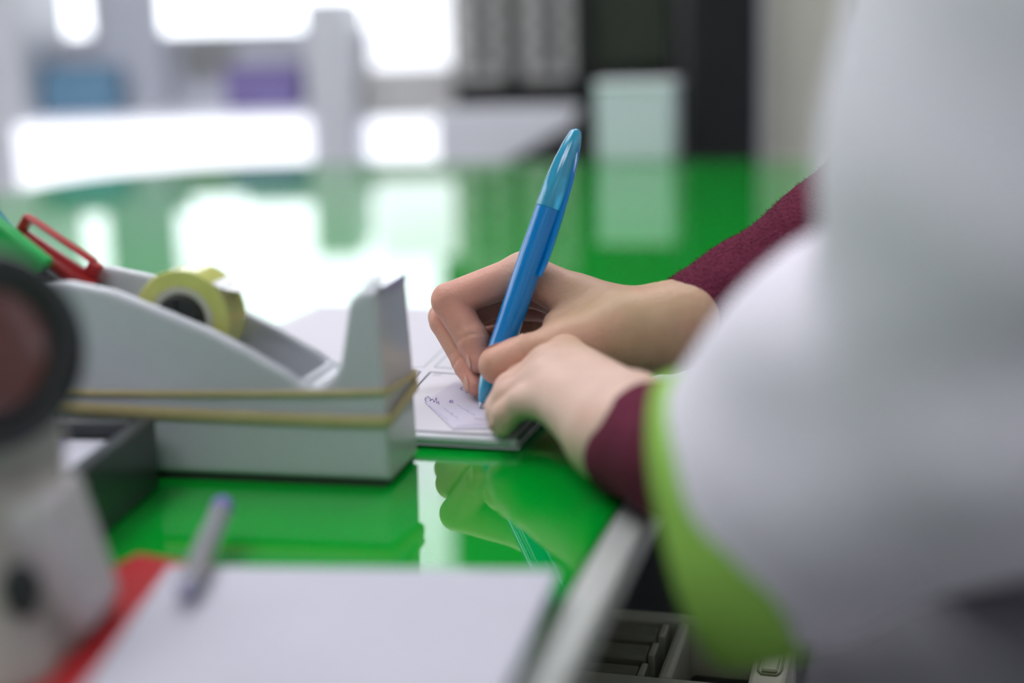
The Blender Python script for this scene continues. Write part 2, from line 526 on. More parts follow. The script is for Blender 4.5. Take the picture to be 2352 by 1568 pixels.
# second bright stand right of the post: glowing front, grey niche
ls = empty('bright_stand', (-0.215, DY, ZF), 0, 'narrow white stand with a glowing lower panel under a grey niche', 'display stand')
def lpart(name, xa, xb, ya, za, zb, dep, m):
    return obj(name, bx(((xa + xb) / 2 + 0.215, ya + dep / 2 - DY, (za + zb) / 2 - ZF), (xb - xa, dep, zb - za)), m, ls, bevel=0.004)
lpart('glow_front', -0.295, -0.118, DY - 0.03, -0.125, 0.02, 0.02, M['glowing_white'])
lpart('cabinet_base', -0.32, -0.125, DY, ZF, 0.022, 0.28, M['frame'])
lpart('niche_panel', -0.32, -0.115, DY + 0.10, 0.022, 0.125, 0.02, M['greybeige'])
lpart('glow_panel', -0.295, -0.118, DY + 0.08, 0.125, 0.30, 0.02, M['glowing_white'])

# left pale column beside the display
col_ = empty('white_column', (-1.30, 3.2, ZF), 0, 'tall plain white column at the far left', 'column')
obj('shaft', bx((0, 0, 1.335), (0.22, 0.22, 2.66)), M['wallpaint'], col_, bevel=0.01)
obj('plinth', bx((0, 0, 0.06), (0.30, 0.30, 0.12)), M['frame'], col_, bevel=0.004)

# black notice board with two pale printed sheets, hung on a dark partition
pt = empty('dark_partition', (0.02, 3.30, ZF), 0, 'tall dark partition behind the black notice board', 'partition')
obj('panel', bx((0.13, 0.02, 1.02), (0.62, 0.04, 2.04)), M['olivedark'], pt, bevel=0.004)
obj('rail', bx((0.13, -0.008, 1.012), (0.62, 0.016, 0.045)), M['black'], pt, bevel=0.002)
nb = empty('notice_board', (0.022, 3.24, 0.025), 0, 'black board holding two pale sheets, upper middle of the background', 'notice board')
obj('board', bx((0, 0.02, 0.17), (0.33, 0.03, 0.34)), M['black'], nb, bevel=0.004)
for i, (sx, lab) in enumerate([(-0.075, 'left pale sheet with dark blocks on the black board'), (0.075, 'right pale sheet with dark blocks on the black board')]):
    sh = empty('printed_sheet', (0.022 + sx, 3.2432, 0.055), 0, lab, 'sheet', 'printed sheets on the black board')
    obj('sheet', bx((0, 0, 0.165), (0.112, 0.003, 0.26)), M['greybeige'], sh)
    for r_ in range(4):
        obj('print_block', bx((0.004, -0.0025, 0.07 + r_ * 0.058), (0.060, 0.002, 0.022)), M['darkgrey'], sh)
    obj('print_block', bx((0.004, -0.0025, 0.16), (0.020, 0.002, 0.20)), M['darkgrey'], sh)

# dark desk, a pale printer on it
dk = empty('dark_desk', (0.10, 2.82, ZF), 0, 'dark grey desk behind the far end of the counter', 'desk')
obj('desk_top', bx((0, 0.1, 0.80), (0.36, 0.40, 0.03)), M['darkgrey'], dk, bevel=0.003)
obj('front_panel', bx((0, -0.05, 0.39), (0.34, 0.02, 0.78)), M['darkgrey'], dk)
for sx in (-1, 1): obj('side_panel', bx((sx * 0.165, 0.12, 0.39), (0.02, 0.32, 0.78)), M['darkgrey'], dk)
pr = empty('printer', (0.02, 2.86, ZF + 0.8152), 0.0, 'dark printer with a sloping white front cover on the dark desk', 'printer')
bm = bmesh.new()
box(bm, (0.0, 0.03, 0.075), (0.28, 0.18, 0.150))
obj('body', bm, M['darkgrey'], pr, bevel=0.008)
bm = bmesh.new()
vs = [(-0.155, 0.012), (-0.10, 0.004), (-0.04, 0.04), (0.11, 0.120), (0.125, 0.158), (-0.155, 0.160)]
a = [bm.verts.new((x, -0.085, z)) for x, z in vs]; b = [bm.verts.new((x, -0.058, z)) for x, z in vs]
bm.faces.new(a); bm.faces.new(b[::-1])
for i in range(6): bm.faces.new((a[i], a[(i + 1) % 6], b[(i + 1) % 6], b[i]))
obj('front_cover', bm, M['frame'], pr, bevel=0.006)
obj('paper_tray', bx((0.07, -0.085, 0.016), (0.12, 0.05, 0.012)), M['darkgrey'], pr, bevel=0.003)

# white box standing on the far end of the counter, dark cabinet and cream panel
wb = empty('white_box', (0.188, 2.09, 0.0), CR, 'pale grey box standing on the far end of the green counter', 'box')
obj('body', bx((0, 0.03, 0.055), (0.112, 0.08, 0.110)), M['lilac'], wb, bevel=0.004)
obj('lid', bx((0, 0.03, 0.113), (0.116, 0.084, 0.010)), M['frame'], wb, bevel=0.002)
bc = empty('black_cabinet', (0.393, 2.60, ZF), 0, 'tall narrow black cabinet right of the pale grey box', 'cabinet')
obj('carcass', bx((0, 0.16, 1.15), (0.133, 0.30, 2.30)), M['black'], bc, bevel=0.003)
obj('door', bx((0, 0.004, 1.15), (0.129, 0.012, 2.27)), M['black'], bc, bevel=0.002)
obj('door_handle', bx((-0.05, -0.01, 1.55), (0.008, 0.016, 0.12)), M['darkgrey'], bc, bevel=0.002)
cp = empty('cream_panel', (0.572, 2.70, ZF), 0, 'tall cream panel between the black cabinet and the person', 'panel')
obj('board', bx((0, 0.02, 1.3), (0.185, 0.03, 2.60)), M['creamwall'], cp, bevel=0.004)
obj('edge_trim', bx((-0.092, 0.004, 1.3), (0.014, 0.016, 2.60)), M['frame'], cp, bevel=0.002)
gs = empty('green_sign', (0.70, 2.9, 0.20), 0, 'bright green wall sign beside the cream panel, mostly behind the person', 'sign')
obj('sign_board', bx((0, 0, 0.13), (0.13, 0.02, 0.26)), M['signgreen'], gs, bevel=0.004)
obj('sign_frame', bx((0, 0.016, 0.13), (0.15, 0.012, 0.28)), M['frame'], gs, bevel=0.003)
# ------------------------------------------------------------------ tape dispenser
DR = -math.radians(12.5)
DO = (-0.0528, 0.5691, 0.0000)
disp = empty('tape_dispenser', DO, DR, 'white desk tape dispenser with rubber bands round its body', 'tape dispenser')
prof = [(0.0, 0.0025), (-0.0006, 0.043), (-0.0025, 0.0835), (-0.0085, 0.0835), (-0.0140, 0.0790), (-0.0190, 0.0535), (-0.0222, 0.0480),
        (-0.0262, 0.0440), (-0.0310, 0.0425), (-0.0369, 0.0440), (-0.0437, 0.0490), (-0.0609, 0.0585), (-0.0763, 0.0660), (-0.0999, 0.0752),
        (-0.1198, 0.0824), (-0.140, 0.0862), (-0.155, 0.0858), (-0.175, 0.0810), (-0.190, 0.068), (-0.197, 0.045), (-0.198, 0.0025)]
DW = 0.045
def disp_sdf(P):
    r = 0.003
    d2 = poly_sdf(P[:, 0], P[:, 2], prof) + r
    dy = np.abs(P[:, 1] - DW / 2) - DW / 2 + r
    d = np.minimum(np.maximum(d2, dy), 0) + np.sqrt(np.maximum(d2, 0) ** 2 + np.maximum(dy, 0) ** 2) - r
    ch = [(-0.040, 0.028), (-0.036, 0.12), (-0.192, 0.12), (-0.188, 0.028)]
    c2 = poly_sdf(P[:, 0], P[:, 2], ch)
    cy = np.abs(P[:, 1] - DW / 2) - (DW / 2 - 0.0065)
    return smax(d, -np.maximum(c2, cy), 0.0025)
v, f = sdf_mesh(disp_sdf, (-0.203, -0.004, -0.002), (0.006, 0.0495, 0.0905), 0.0012)
body = mesh_obj('body', v, f, M['plastic'], disp)
obj('rubber_foot', bx((-0.099, DW / 2, 0.0014), (0.194, DW - 0.003, 0.0028)), M['darkrubber'], disp)
bm = bmesh.new()
box(bm, (-0.0052, DW / 2, 0.0838), (0.009, 0.030, 0.0010)); box(bm, (-0.0010, DW / 2, 0.0825), (0.0010, 0.030, 0.003))
for k in range(15):
    y = DW / 2 - 0.014 + k * 0.002
    vv = [bm.verts.new(p) for p in ((-0.0008, y - 0.001, 0.0839), (-0.0008, y + 0.001, 0.0839), (0.0004, y, 0.0848))]
    bm.faces.new(vv)
obj('cutting_blade', bm, M['steel'], disp)
HX, HZ = -0.0944, 0.0675
bm = bmesh.new(); lathe(bm, (HX, 0.0085, HZ), (0, 1, 0), [(0, 0.004), (0.0005, 0.0104), (0.003, 0.0114), (0.025, 0.0114), (0.0275, 0.0104), (0.028, 0.004)], 32)
for k in range(5):
    a = k * 2 * math.pi / 5 + 0.4
    box(bm, (HX + 0.007 * math.cos(a), 0.0082, HZ + 0.007 * math.sin(a)), (0.0065, 0.002, 0.0016), rot=Matrix.Rotation(-a, 3, 'Y'))
obj('hub', bm, M['blackplastic'], disp)
# the roll of tape lies on the hub: a thing of its own
DM = Matrix.Translation(Vector(DO)) @ Matrix.Rotation(DR, 4, 'Z')
rc = DM @ Vector((HX, 0.0, HZ))
roll = empty('tape_roll', rc, DR, 'roll of yellow adhesive tape sitting in the white dispenser', 'tape roll')
bm = bmesh.new()
R0, R1, RT = 0.0116, 0.0146, 0.0218
def ring(bm, ra, rb, y0, y1, ch=0.0006, seg=64):
    pr = [(rb - ch, y0), (rb, y0 + ch), (rb, y1 - ch), (rb - ch, y1), (ra, y1), (ra, y0)]
    rings = []
    for r, y in pr:
        rings.append([bm.verts.new((r * math.cos(2 * math.pi * k / seg), y, r * math.sin(2 * math.pi * k / seg))) for k in range(seg)])
    for i in range(len(pr)):
        a, b = rings[i], rings[(i + 1) % len(pr)]
        for k in range(seg):
            bm.faces.new((a[k], a[(k + 1) % seg], b[(k + 1) % seg], b[k]))
ring(bm, R1, RT, 0.0130, 0.0320)
obj('tape', bm, M['tape'], roll)
bm = bmesh.new(); ring(bm, R0, R1 - 0.0001, 0.0126, 0.0324)
obj('core', bm, M['tapecore'], roll)
# the loose end stretched to the blade
bm = bmesh.new()
pts = [(0.0150, 0.0163), (0.0190, 0.0138), (0.030, 0.0120), (0.050, 0.0120), (0.070, 0.0148), (0.0890, 0.0183)]
pv = []
for x, z in pts:
    pv.append((bm.verts.new((x, 0.0135, z)), bm.verts.new((x, 0.0315, z + 0.0004))))
for a, b in zip(pv, pv[1:]): bm.faces.new((a[0], b[0], b[1], a[1]))
bmesh.ops.solidify(bm, geom=bm.faces[:], thickness=0.00015)
obj('loose_end', bm, M['tapefilm'], roll)
# rubber bands round the body
def loop(zf):
    """closed path round the dispenser body; zf gives height by position: (front left, front right, back right, back left)"""
    x0, x1, y0, y1, r = -0.1995, 0.0012, -0.0013, DW + 0.0013, 0.004
    pts = []
    def arc(cx, cy, a0, z):
        for k in range(5):
            a = a0 + k / 4 * math.pi / 2
            pts.append((cx + r * math.cos(a), cy + r * math.sin(a), z))
    fl, fr, br, bl = zf
    for k in range(1, 12):
        t = k / 12
        pts.append((x0 + r + (x1 - x0 - 2 * r) * t, y0, fl + (fr - fl) * t - 0.0008 * math.sin(math.pi * t)))
    arc(x1 - r, y0 + r, -math.pi / 2, fr + 0.0004)
    for k in range(1, 5):
        pts.append((x1 - 0.0002, y0 + r + (y1 - y0 - 2 * r) * k / 5, fr + (br - fr) * k / 5))
    arc(x1 - r, y1 - r, 0, br)
    for k in range(1, 12):
        pts.append((x1 - r - (x1 - x0 - 2 * r) * k / 12, y1, br + (bl - br) * k / 12))
    arc(x0 + r, y1 - r, math.pi / 2, bl)
    arc(x0 + r, y0 + r, math.pi, fl)
    return pts
for zf, fw, lab in [((0.0370, 0.0410, 0.0388, 0.0375), (0.0006, 0.0015), 'upper of the two rubber bands round the white tape dispenser'),
                    ((0.0325, 0.0285, 0.0338, 0.0325), (0.0006, 0.0027), 'lower and thicker rubber band round the white tape dispenser')]:
    bm = bmesh.new(); tube(bm, loop(zf), 0.001, 8, True, fw)
    o = obj('rubber_band', bm, M['band'])
    o.location = DO; o.rotation_euler = (0, 0, DR)
    tag(o, lab, 'rubber band', 'rubber bands round the tape dispenser')

# markers leaning in the dispenser's trough
def marker(cap_end, tip_end, capm, label, r=0.0048, clip=True, flat=False):
    a, b = Vector(cap_end), Vector(tip_end)
    d = (b - a).normalized(); Lc = (b - a).length
    t = empty('marker', a, 0, label, 'marker')
    d, x, y = frame_axes(d)
    bm = bmesh.new()
    if flat:
        rot = Matrix((d, x, y)).transposed()
        box(bm, d * 0.021, (0.042, r * 1.5, r * 2.7), rot=rot)
        obj('cap', bm, capm, t, bevel=0.002, seg=3)
    else:
        lathe(bm, (0, 0, 0), d, [(0, r * 0.55), (0.001, r * 0.9), (0.003, r), (0.040, r * 1.06), (0.0415, r * 0.95)], 24)
        obj('cap', bm, capm, t)
    bm = bmesh.new(); lathe(bm, d * 0.0405, d, [(0, r * 0.8), (Lc - 0.052, r * 0.8), (Lc - 0.044, r * 0.45), (Lc - 0.0405, r * 0.3)], 20)
    obj('barrel', bm, M['blackplastic'], t)
    if clip:
        up = Vector((0, 0, 1)); nrm = (up - d * up.dot(d)).normalized(); side = d.cross(nrm)
        bm = bmesh.new()
        rot = Matrix((d, side, nrm)).transposed()
        box(bm, d * 0.018 + nrm * (r + 0.0058), (0.036, 0.006, 0.0018), rot=rot)      # outer bar of the loop clip
        box(bm, d * 0.037 + nrm * (r + 0.0028), (0.006, 0.006, 0.0064), rot=rot)
        box(bm, d * 0.000 + nrm * (r + 0.0025), (0.004, 0.006, 0.0080), rot=rot)
        obj('pocket_clip', bm, capm, t, bevel=0.0012)
    return t
marker((-0.2212, 0.6370, 0.1008), (-0.1785, 0.6306, 0.0703), M['redcap'], 'red marker with an open loop clip, leaning in the dispenser trough', 0.0055)
marker((-0.2366, 0.6212, 0.1130), (-0.1873, 0.6124, 0.0716), M['greencap'], 'green marker with a broad flat cap, leftmost but one in the trough', 0.0062, False, True)
marker((-0.2507, 0.6531, 0.1285), (-0.2094, 0.6419, 0.0758), M['bluecap'], 'blue marker at the left picture edge behind the green marker', 0.0042, False)

# ------------------------------------------------------------------ memo box with note cards
MR = -math.radians(6.5)
mo = Vector((-0.1511, 0.5835, 0.0000)) + Vector((0, -0.003, 0))
memo = empty('memo_box', mo, MR, 'open dark grey memo box in front of the tape dispenser', 'memo box')
mw, md_, mh, mt = 0.105, 0.115, 0.0305, 0.0075
for x_ in (-mt / 2, -mw + mt / 2):
    obj('side_wall', bx((x_, -md_ / 2, mh / 2), (mt, md_, mh)), M['greyplastic'], memo, bevel=0.0015)
for y_ in (-mt / 2, -md_ + mt / 2):
    obj('end_wall', bx((-mw / 2, y_, mh / 2), (mw - 2 * mt, mt, mh)), M['greyplastic'], memo, bevel=0.0015)
obj('base_plate', bx((-mw / 2, -md_ / 2, 0.008), (mw - 2 * mt, md_ - 2 * mt, 0.016)), M['blackplastic'], memo)
for i, (ox, rz, z, lab) in enumerate([(-0.058, 0.06, 0.0190, 'lower white note card in the dark memo box'), (-0.046, -0.05, 0.0222, 'upper white note card with a purple line in the dark memo box')]):
    c = DMm = Matrix.Translation(mo) @ Matrix.Rotation(MR, 4, 'Z') @ Vector((ox, -0.048, z))
    t = empty('note_card', c, MR + rz, lab, 'card', 'note cards in the memo box')
    obj('card', bx((0, 0, 0), (0.066, 0.075, 0.0026)), M['paper'], t)
    if i == 1:
        obj('written_line', bx((0.010, 0.008, 0.0014), (0.0022, 0.056, 0.0003)), M['ink'], t)
        obj('written_line', bx((-0.012, 0.004, 0.0014), (0.0012, 0.05, 0.0003)), M['fadeprint'], t)

def strip(name, a, b, w, m, parent, inv, z):
    a = inv @ Vector(a); b = inv @ Vector(b)
    a.z = b.z = z
    d = (b - a); L_ = d.length
    ang = math.atan2(d.y, d.x)
    bm = bmesh.new(); box(bm, (a + b) / 2, (L_, w, 0.0001), rz=ang)
    return obj(name, bm, m, parent)
# ------------------------------------------------------------------ red folder, papers, clear pen
def poly_slab(name, pts, z0, z1, m, parent=None, bevel=0.0):
    bm = bmesh.new(); prism(bm, [(p[0], p[1]) for p in pts], z0, z1)
    return obj(name, bm, m, parent, bevel=bevel)
tag(poly_slab('folder', [(-0.1379, 0.4901, 0.0020), (-0.0635, 0.4532, 0.0020), (-0.0724, 0.3381, 0.0020), (-0.2025, 0.3455, 0.0020)], 0.0002, 0.0036, M['red'], bevel=0.001),
    'red folder lying under the white papers in the foreground', 'folder')
tag(poly_slab('paper_stack', [(-0.1205, 0.4647, 0.0080), (0.0121, 0.4484, 0.0080), (-0.0122, 0.3247, 0.0080), (-0.1242, 0.3311, 0.0080)], 0.0038, 0.0080, M['paper'], bevel=0.0012),
    'thick white paper stack lying on the red folder', 'paper')
top = poly_slab('paper_sheet', [(-0.1094, 0.4583, 0.0095), (0.0129, 0.4453, 0.0095), (-0.0114, 0.3219, 0.0095), (-0.1087, 0.3274, 0.0095)], 0.0082, 0.0095, M['paper'])
tag(top, 'topmost white sheet in the foreground with faint printing, under the clear pen', 'paper')
TI = Matrix.Identity(4)
for a, b in [((-0.0037, 0.4396, 0.0096), (0.0047, 0.4344, 0.0096)), ((-0.0101, 0.4303, 0.0096), (0.0011, 0.4244, 0.0096)), ((-0.0462, 0.4056, 0.0096), (-0.0379, 0.4002, 0.0096)),
             ((-0.0687, 0.4295, 0.0096), (-0.0559, 0.4271, 0.0096)), ((-0.0270, 0.3812, 0.0096), (-0.0157, 0.3776, 0.0096))]:
    o = strip('printed_line', a, b, 0.0011, M['faintline'], top, TI, 0.00955)
CPA, CPB = Vector((-0.1048, 0.4151, 0.0142)), Vector((-0.1099, 0.5101, 0.0142))
cpen = empty('clear_pen', CPA, 0, 'clear plastic pen with a purple end lying across the foreground papers', 'pen')
dd = (CPB - CPA); LL = dd.length; dd.normalize()
bm = bmesh.new(); lathe(bm, dd * 0.012, dd, [(0, 0.0036), (0.002, 0.0044), (LL - 0.020, 0.0044), (LL - 0.018, 0.0040)], 6)
obj('barrel', bm, M['clearpen'], cpen, 20)
bm = bmesh.new(); lathe(bm, dd * 0.0, dd, [(0, 0.0006), (0.003, 0.0011), (0.0121, 0.0036)], 20)
obj('tip', bm, M['inkgrey'], cpen)
bm = bmesh.new(); lathe(bm, dd * 0.0122, dd, [(0, 0.0016), (LL - 0.026, 0.0016)], 12)
obj('ink_tube', bm, M['inkgrey'], cpen)
bm = bmesh.new(); lathe(bm, dd * (LL - 0.010), dd, [(0, 0.0043), (0.007, 0.0043), (0.010, 0.003)], 20)
obj('end_plug', bm, M['purpleplug'], cpen)

# ------------------------------------------------------------------ barcode scanner in its stand (left foreground)
sc = empty('barcode_scanner', (-0.170, 0.428, 0.0037), 0, 'beige hand scanner with a dark red window at the left edge', 'scanner')
HC = Vector((-0.1574, 0.4160, 0.0951)) - Vector((-0.170, 0.428, 0.0037))
hd = Vector((0.62, -0.74, 0.12)).normalized()
def scan_sdf(P):
    d = chain(P, [(0, 0, -0.004), (0, 0, 0.010), (0.003, -0.001, 0.040), (0.007, -0.003, 0.060), tuple(HC - hd * 0.022)], [0.034, 0.0335, 0.023, 0.021, 0.022], 0.008)
    b = cap(P, (0.014, -0.018, -0.004), (0.010, -0.014, 0.020), 0.022, 0.017)
    d = smin(d, b, 0.008)
    d = smin(d, cap(P, (0.012, -0.036, -0.004), (0.008, -0.030, 0.028), 0.021, 0.012), 0.006)
    d = smin(d, cap(P, (0.018, -0.040, -0.004), (0.014, -0.036, 0.018), 0.0155, 0.011), 0.006)
    head = cap(P, tuple(HC - hd * 0.055), tuple(HC - hd * 0.016), 0.022, 0.0290)
    d = smin(d, head, 0.010)
    d = np.where(P[:, 2] > 0.05, np.maximum(d, (P - np.asarray(HC, np.float32)) @ np.asarray(hd, np.float32) + 0.006), d)
    return np.maximum(d, -P[:, 2])
v, f = sdf_mesh(scan_sdf, (-0.09, -0.08, -0.002), (0.065, 0.07, 0.135), 0.0025)
mesh_obj('housing', v, f, M['beige'], sc)
bm = bmesh.new(); lathe(bm, HC - hd * 0.006, hd, [(0, 0.0300), (0.004, 0.0312), (0.009, 0.0300), (0.011, 0.0255), (0.0085, 0.0195), (0.004, 0.0185)], 48, caps=False)
obj('bezel', bm, M['blackplastic'], sc)
bm = bmesh.new(); lathe(bm, HC - hd * 0.002, hd, [(0, 0.0200), (0.0028, 0.0192), (0.0045, 0.014), (0.0050, 0.002)], 40)
obj('scan_window', bm, M['window_red'], sc)
bm = bmesh.new(); lathe(bm, (0.0245, -0.0365, 0.0245), (0.45, -0.85, 0.28), [(0, 0.0058), (0.005, 0.0056), (0.006, 0.0040)], 24)
for v_ in bm.verts: v_.co.z = 0.0245 + (v_.co.z - 0.0245) * 1.5
obj('trigger_button', bm, M['blackplastic'], sc)
bm = bmesh.new(); box(bm, (0.0275, -0.005, 0.024), (0.017, 0.036, 0.046), rot=Matrix.Rotation(-0.24, 3, 'Y'))
obj('side_plate', bm, M['palegrey'], sc, bevel=0.005, seg=3)

# ------------------------------------------------------------------ clear writing board, form, slip
BO = (0.0023, 0.6169, 0.0000)
board = empty('writing_board', BO, CR, 'clear acrylic writing board under the form, beside the tape dispenser', 'writing board')
obj('board', bx((-0.1125, 0.155, 0.00265), (0.225, 0.31, 0.0049)), M['acrylic'], board, bevel=0.0015, seg=3)
bm = bmesh.new(); tube(bm, [(-0.224, -0.0005, 0.0045), (-0.12, -0.0012, 0.0047), (-0.06, -0.0004, 0.0044), (-0.001, -0.0008, 0.0045)], 0.0023, 10)
obj('edge_rail', bm, M['plastic'], board)
form = empty('paper_form', BO, CR, 'white printed form on the clear board, the page being written on', 'paper')
obj('sheet', bx((-0.1115, 0.150, 0.0058), (0.217, 0.290, 0.0011)), M['formpaper'], form)
FI = (Matrix.Translation(Vector(BO)) @ Matrix.Rotation(CR, 4, 'Z')).inverted()
zt = 0.00642
for a, b, w, m in [((-0.0582, 0.7668, 0.0064), (-0.0489, 0.7646, 0.0064), 0.00060, 'fadeprint'), ((-0.0428, 0.7638, 0.0064), (-0.0237, 0.7551, 0.0064), 0.00080, 'greenprint'),
                   ((-0.0589, 0.7563, 0.0064), (-0.0502, 0.7542, 0.0064), 0.00080, 'print'), ((-0.0447, 0.7525, 0.0064), (-0.0234, 0.7427, 0.0064), 0.00090, 'print'),
                   ((-0.0489, 0.7646, 0.0064), (-0.0368, 0.8286, 0.0064), 0.00060, 'greenprint'), ((-0.0431, 0.7638, 0.0064), (-0.0332, 0.8147, 0.0064), 0.00060, 'greenprint'),
                   ((-0.0502, 0.7542, 0.0064), (-0.0567, 0.7174, 0.0064), 0.00090, 'print'), ((-0.0447, 0.7525, 0.0064), (-0.0504, 0.7186, 0.0064), 0.00100, 'print'),
                   ((-0.0431, 0.7451, 0.0064), (-0.0386, 0.7436, 0.0064), 0.00060, 'fadeprint'), ((-0.0424, 0.7491, 0.0064), (-0.0381, 0.7476, 0.0064), 0.00060, 'fadeprint')]:
    strip('printed_line', a, b, w, M[m], form, FI, zt)
slip_c = (-0.0246, 0.6777, 0.0067)
slip = empty('paper_slip', slip_c, 0, 'small white slip with purple handwriting under the blue pen tip', 'paper')
SI = Matrix.Translation(Vector(slip_c)).inverted()
bm = bmesh.new(); prism(bm, [((SI @ Vector(p)).x, (SI @ Vector(p)).y) for p in ((-0.0441, 0.6850, 0.0067), (-0.0303, 0.7274, 0.0067), (0.0060, 0.6537, 0.0067), (0.0029, 0.6331, 0.0067), (-0.0285, 0.6341, 0.0067))], -0.0002, 0.0002)
obj('slip', bm, M['slip'], slip)
def scribble(px, w=0.00022):
    pts = [SI @ Vector(p) for p in px]
    for p in pts: p.z = 0.00035
    bm = bmesh.new(); tube(bm, pts, w, 5, False, (w, 0.0001))
    obj('handwriting', bm, M['ink'], slip)
scribble([(-0.0429, 0.6963, 0.0067), (-0.0443, 0.6938, 0.0067), (-0.0443, 0.6885, 0.0067), (-0.0432, 0.6849, 0.0067)])
scribble([(-0.0429, 0.6954, 0.0067), (-0.0413, 0.6899, 0.0067), (-0.0418, 0.6865, 0.0067), (-0.0404, 0.6898, 0.0067), (-0.0395, 0.6836, 0.0067), (-0.0388, 0.6931, 0.0067), (-0.0381, 0.6817, 0.0067), (-0.0372, 0.6851, 0.0067), (-0.0369, 0.6790, 0.0067)])
scribble([(-0.0319, 0.6836, 0.0067), (-0.0314, 0.6870, 0.0067), (-0.0303, 0.6860, 0.0067), (-0.0301, 0.6817, 0.0067), (-0.0314, 0.6818, 0.0067), (-0.0311, 0.6853, 0.0067)], 0.0003)
scribble([(-0.0258, 0.7135, 0.0067), (-0.0269, 0.7127, 0.0067), (-0.0271, 0.7090, 0.0067), (-0.0259, 0.7070, 0.0067)])
scribble([(-0.0247, 0.7051, 0.0067), (-0.0239, 0.7068, 0.0067), (-0.0231, 0.7021, 0.0067), (-0.0242, 0.7013, 0.0067), (-0.0224, 0.7030, 0.0067), (-0.0217, 0.6992, 0.0067)])
for a, b, w in [((-0.0345, 0.6728, 0.0067), (-0.0266, 0.6516, 0.0067), 0.0007), ((-0.0279, 0.6780, 0.0067), (-0.0184, 0.6555, 0.0067), 0.0007), ((-0.0418, 0.6779, 0.0067), (-0.0310, 0.6490, 0.0067), 0.0006),
                ((-0.0187, 0.6508, 0.0067), (-0.0115, 0.6469, 0.0067), 0.0008), ((-0.0270, 0.6377, 0.0067), (-0.0124, 0.6393, 0.0067), 0.0006)]:
    a, b = SI @ Vector(a), SI @ Vector(b)
    n_ = Vector((-(b - a).y, (b - a).x, 0)).normalized()
    pts = [a.lerp(b, k / 16) + n_ * (w * 1.1 * math.sin(k * 2.3) * (0.6 + 0.4 * math.sin(k * 5.1))) for k in range(17)]
    for p in pts: p.z = 0.0003
    bm = bmesh.new(); tube(bm, pts, w * 0.3, 5, False, (w * 0.32, 0.0001))
    obj('handwriting', bm, M['slipline'], slip)
# loose sheet under the right wrist
tag(poly_slab('note_sheet', [(0.1126, 0.7955, 0.0010), (0.0625, 0.7311, 0.0010), (0.0649, 0.6896, 0.0010), (0.1223, 0.7592, 0.0010)], 0.0003, 0.0011, M['paper']),
    'white sheet corner sticking out under the writing wrist', 'paper')

# ------------------------------------------------------------------ office machine on the lower worktop
zt0 = -0.2124
dv = empty('receipt_machine', counter.matrix_basis @ Vector((0.0, 0.13, zt0)), CR, 'cream office machine on the lower worktop under the counter edge', 'machine')
H = 0.082
def dbox(name, xa, xb, ya, yb, za, zb, m, bevel=0.002):
    return obj(name, bx(((xa + xb) / 2, (ya + yb) / 2 - 0.13, (za + zb) / 2), (xb - xa, yb - ya, zb - za)), m, dv, bevel=bevel)
bm = bmesh.new()
def db(xa, xb, ya, yb, za, zb): box(bm, ((xa + xb) / 2, (ya + yb) / 2 - 0.13, (za + zb) / 2), (xb - xa, yb - ya, zb - za))
db(-0.13, 0.056, 0.02, 0.20, 0, 0.045)
db(-0.13, 0.056, 0.188, 0.20, 0.045, H)
db(0.038, 0.056, 0.02, 0.188, 0.045, H)
db(-0.13, 0.038, 0.02, 0.118, 0.045, H)
db(-0.0065, 0.0005, 0.118, 0.188, 0.045, H)
obj('case', bm, M['cream'], dv, bevel=0.0025)
dbox('paper_well', 0.001, 0.0375, 0.1185, 0.1875, 0.0452, 0.052, M['black'])
dbox('key_well', -0.129, -0.007, 0.1185, 0.1875, 0.0452, 0.050, M['black'])
for i, (y, z) in enumerate([(0.176, 0.080), (0.156, 0.078), (0.134, 0.076)]):
    dbox('lever_key', -0.060, -0.0145 - 0.002 * i, y - 0.0095, y + 0.0075, 0.0502, z, M['creamdark'])
    dbox('key_edge', -0.0142 - 0.002 * i, -0.0105 - 0.002 * i, y - 0.0095, y + 0.0065, 0.0502, z + 0.002, M['cream'], 0.001)
o = dbox('paper_flap', 0.016, 0.037, 0.120, 0.150, 0.056, 0.0585, M['greyplastic'], 0.001)
bm = bmesh.new()
pts = []
for k in range(24):
    a = k / 24 * 2 * math.pi
    pts.append((0.0475 + 0.0058 * max(-1, min(1, 1.25 * math.cos(a))), 0.146 - 0.13 + 0.0165 * max(-1, min(1, 1.15 * math.sin(a))), H + 0.0004))
tube(bm, pts, 0.0007, 6, True)
obj('button_groove', bm, M['creamdark'], dv)
dbox('push_button', 0.0435, 0.0515, 0.132, 0.160, H + 0.0003, H + 0.0022, M['cream'], 0.001)
# ------------------------------------------------------------------ blue pen held in the hand
PT, PE = Vector((-0.0168, 0.6693, 0.0069)), Vector((0.0347, 0.6992, 0.1383))
pd = PE - PT; PL = pd.length; pd.normalize()
pen = empty('ballpoint_pen', PT, 0, 'translucent blue ballpoint pen held upright in the writing hand', 'pen')
def lp(name, t0, prof_, m, seg=40):
    bm = bmesh.new(); lathe(bm, pd * t0, pd, prof_, seg)
    return obj(name, bm, m, pen, 40)
lp('ball_tip', 0.0, [(0, 0.0003), (0.0006, 0.0006), (0.0030, 0.0011), (0.0034, 0.0017)], M['steel'])
lp('tip_cone', 0.0032, [(0, 0.0018), (0.003, 0.0027), (0.007, 0.0041), (0.0125, 0.0051), (0.0150, 0.0053)], M['penclear'])
lp('grip', 0.0182, [(0, 0.0054), (0.004, 0.0058), (0.030, 0.0064), (0.050, 0.0066)], M['penblue'])
lp('barrel', 0.0682, [(0, 0.0066), (0.010, 0.0068), (0.0345, 0.0067), (0.0350, 0.0062)], M['penblue'])
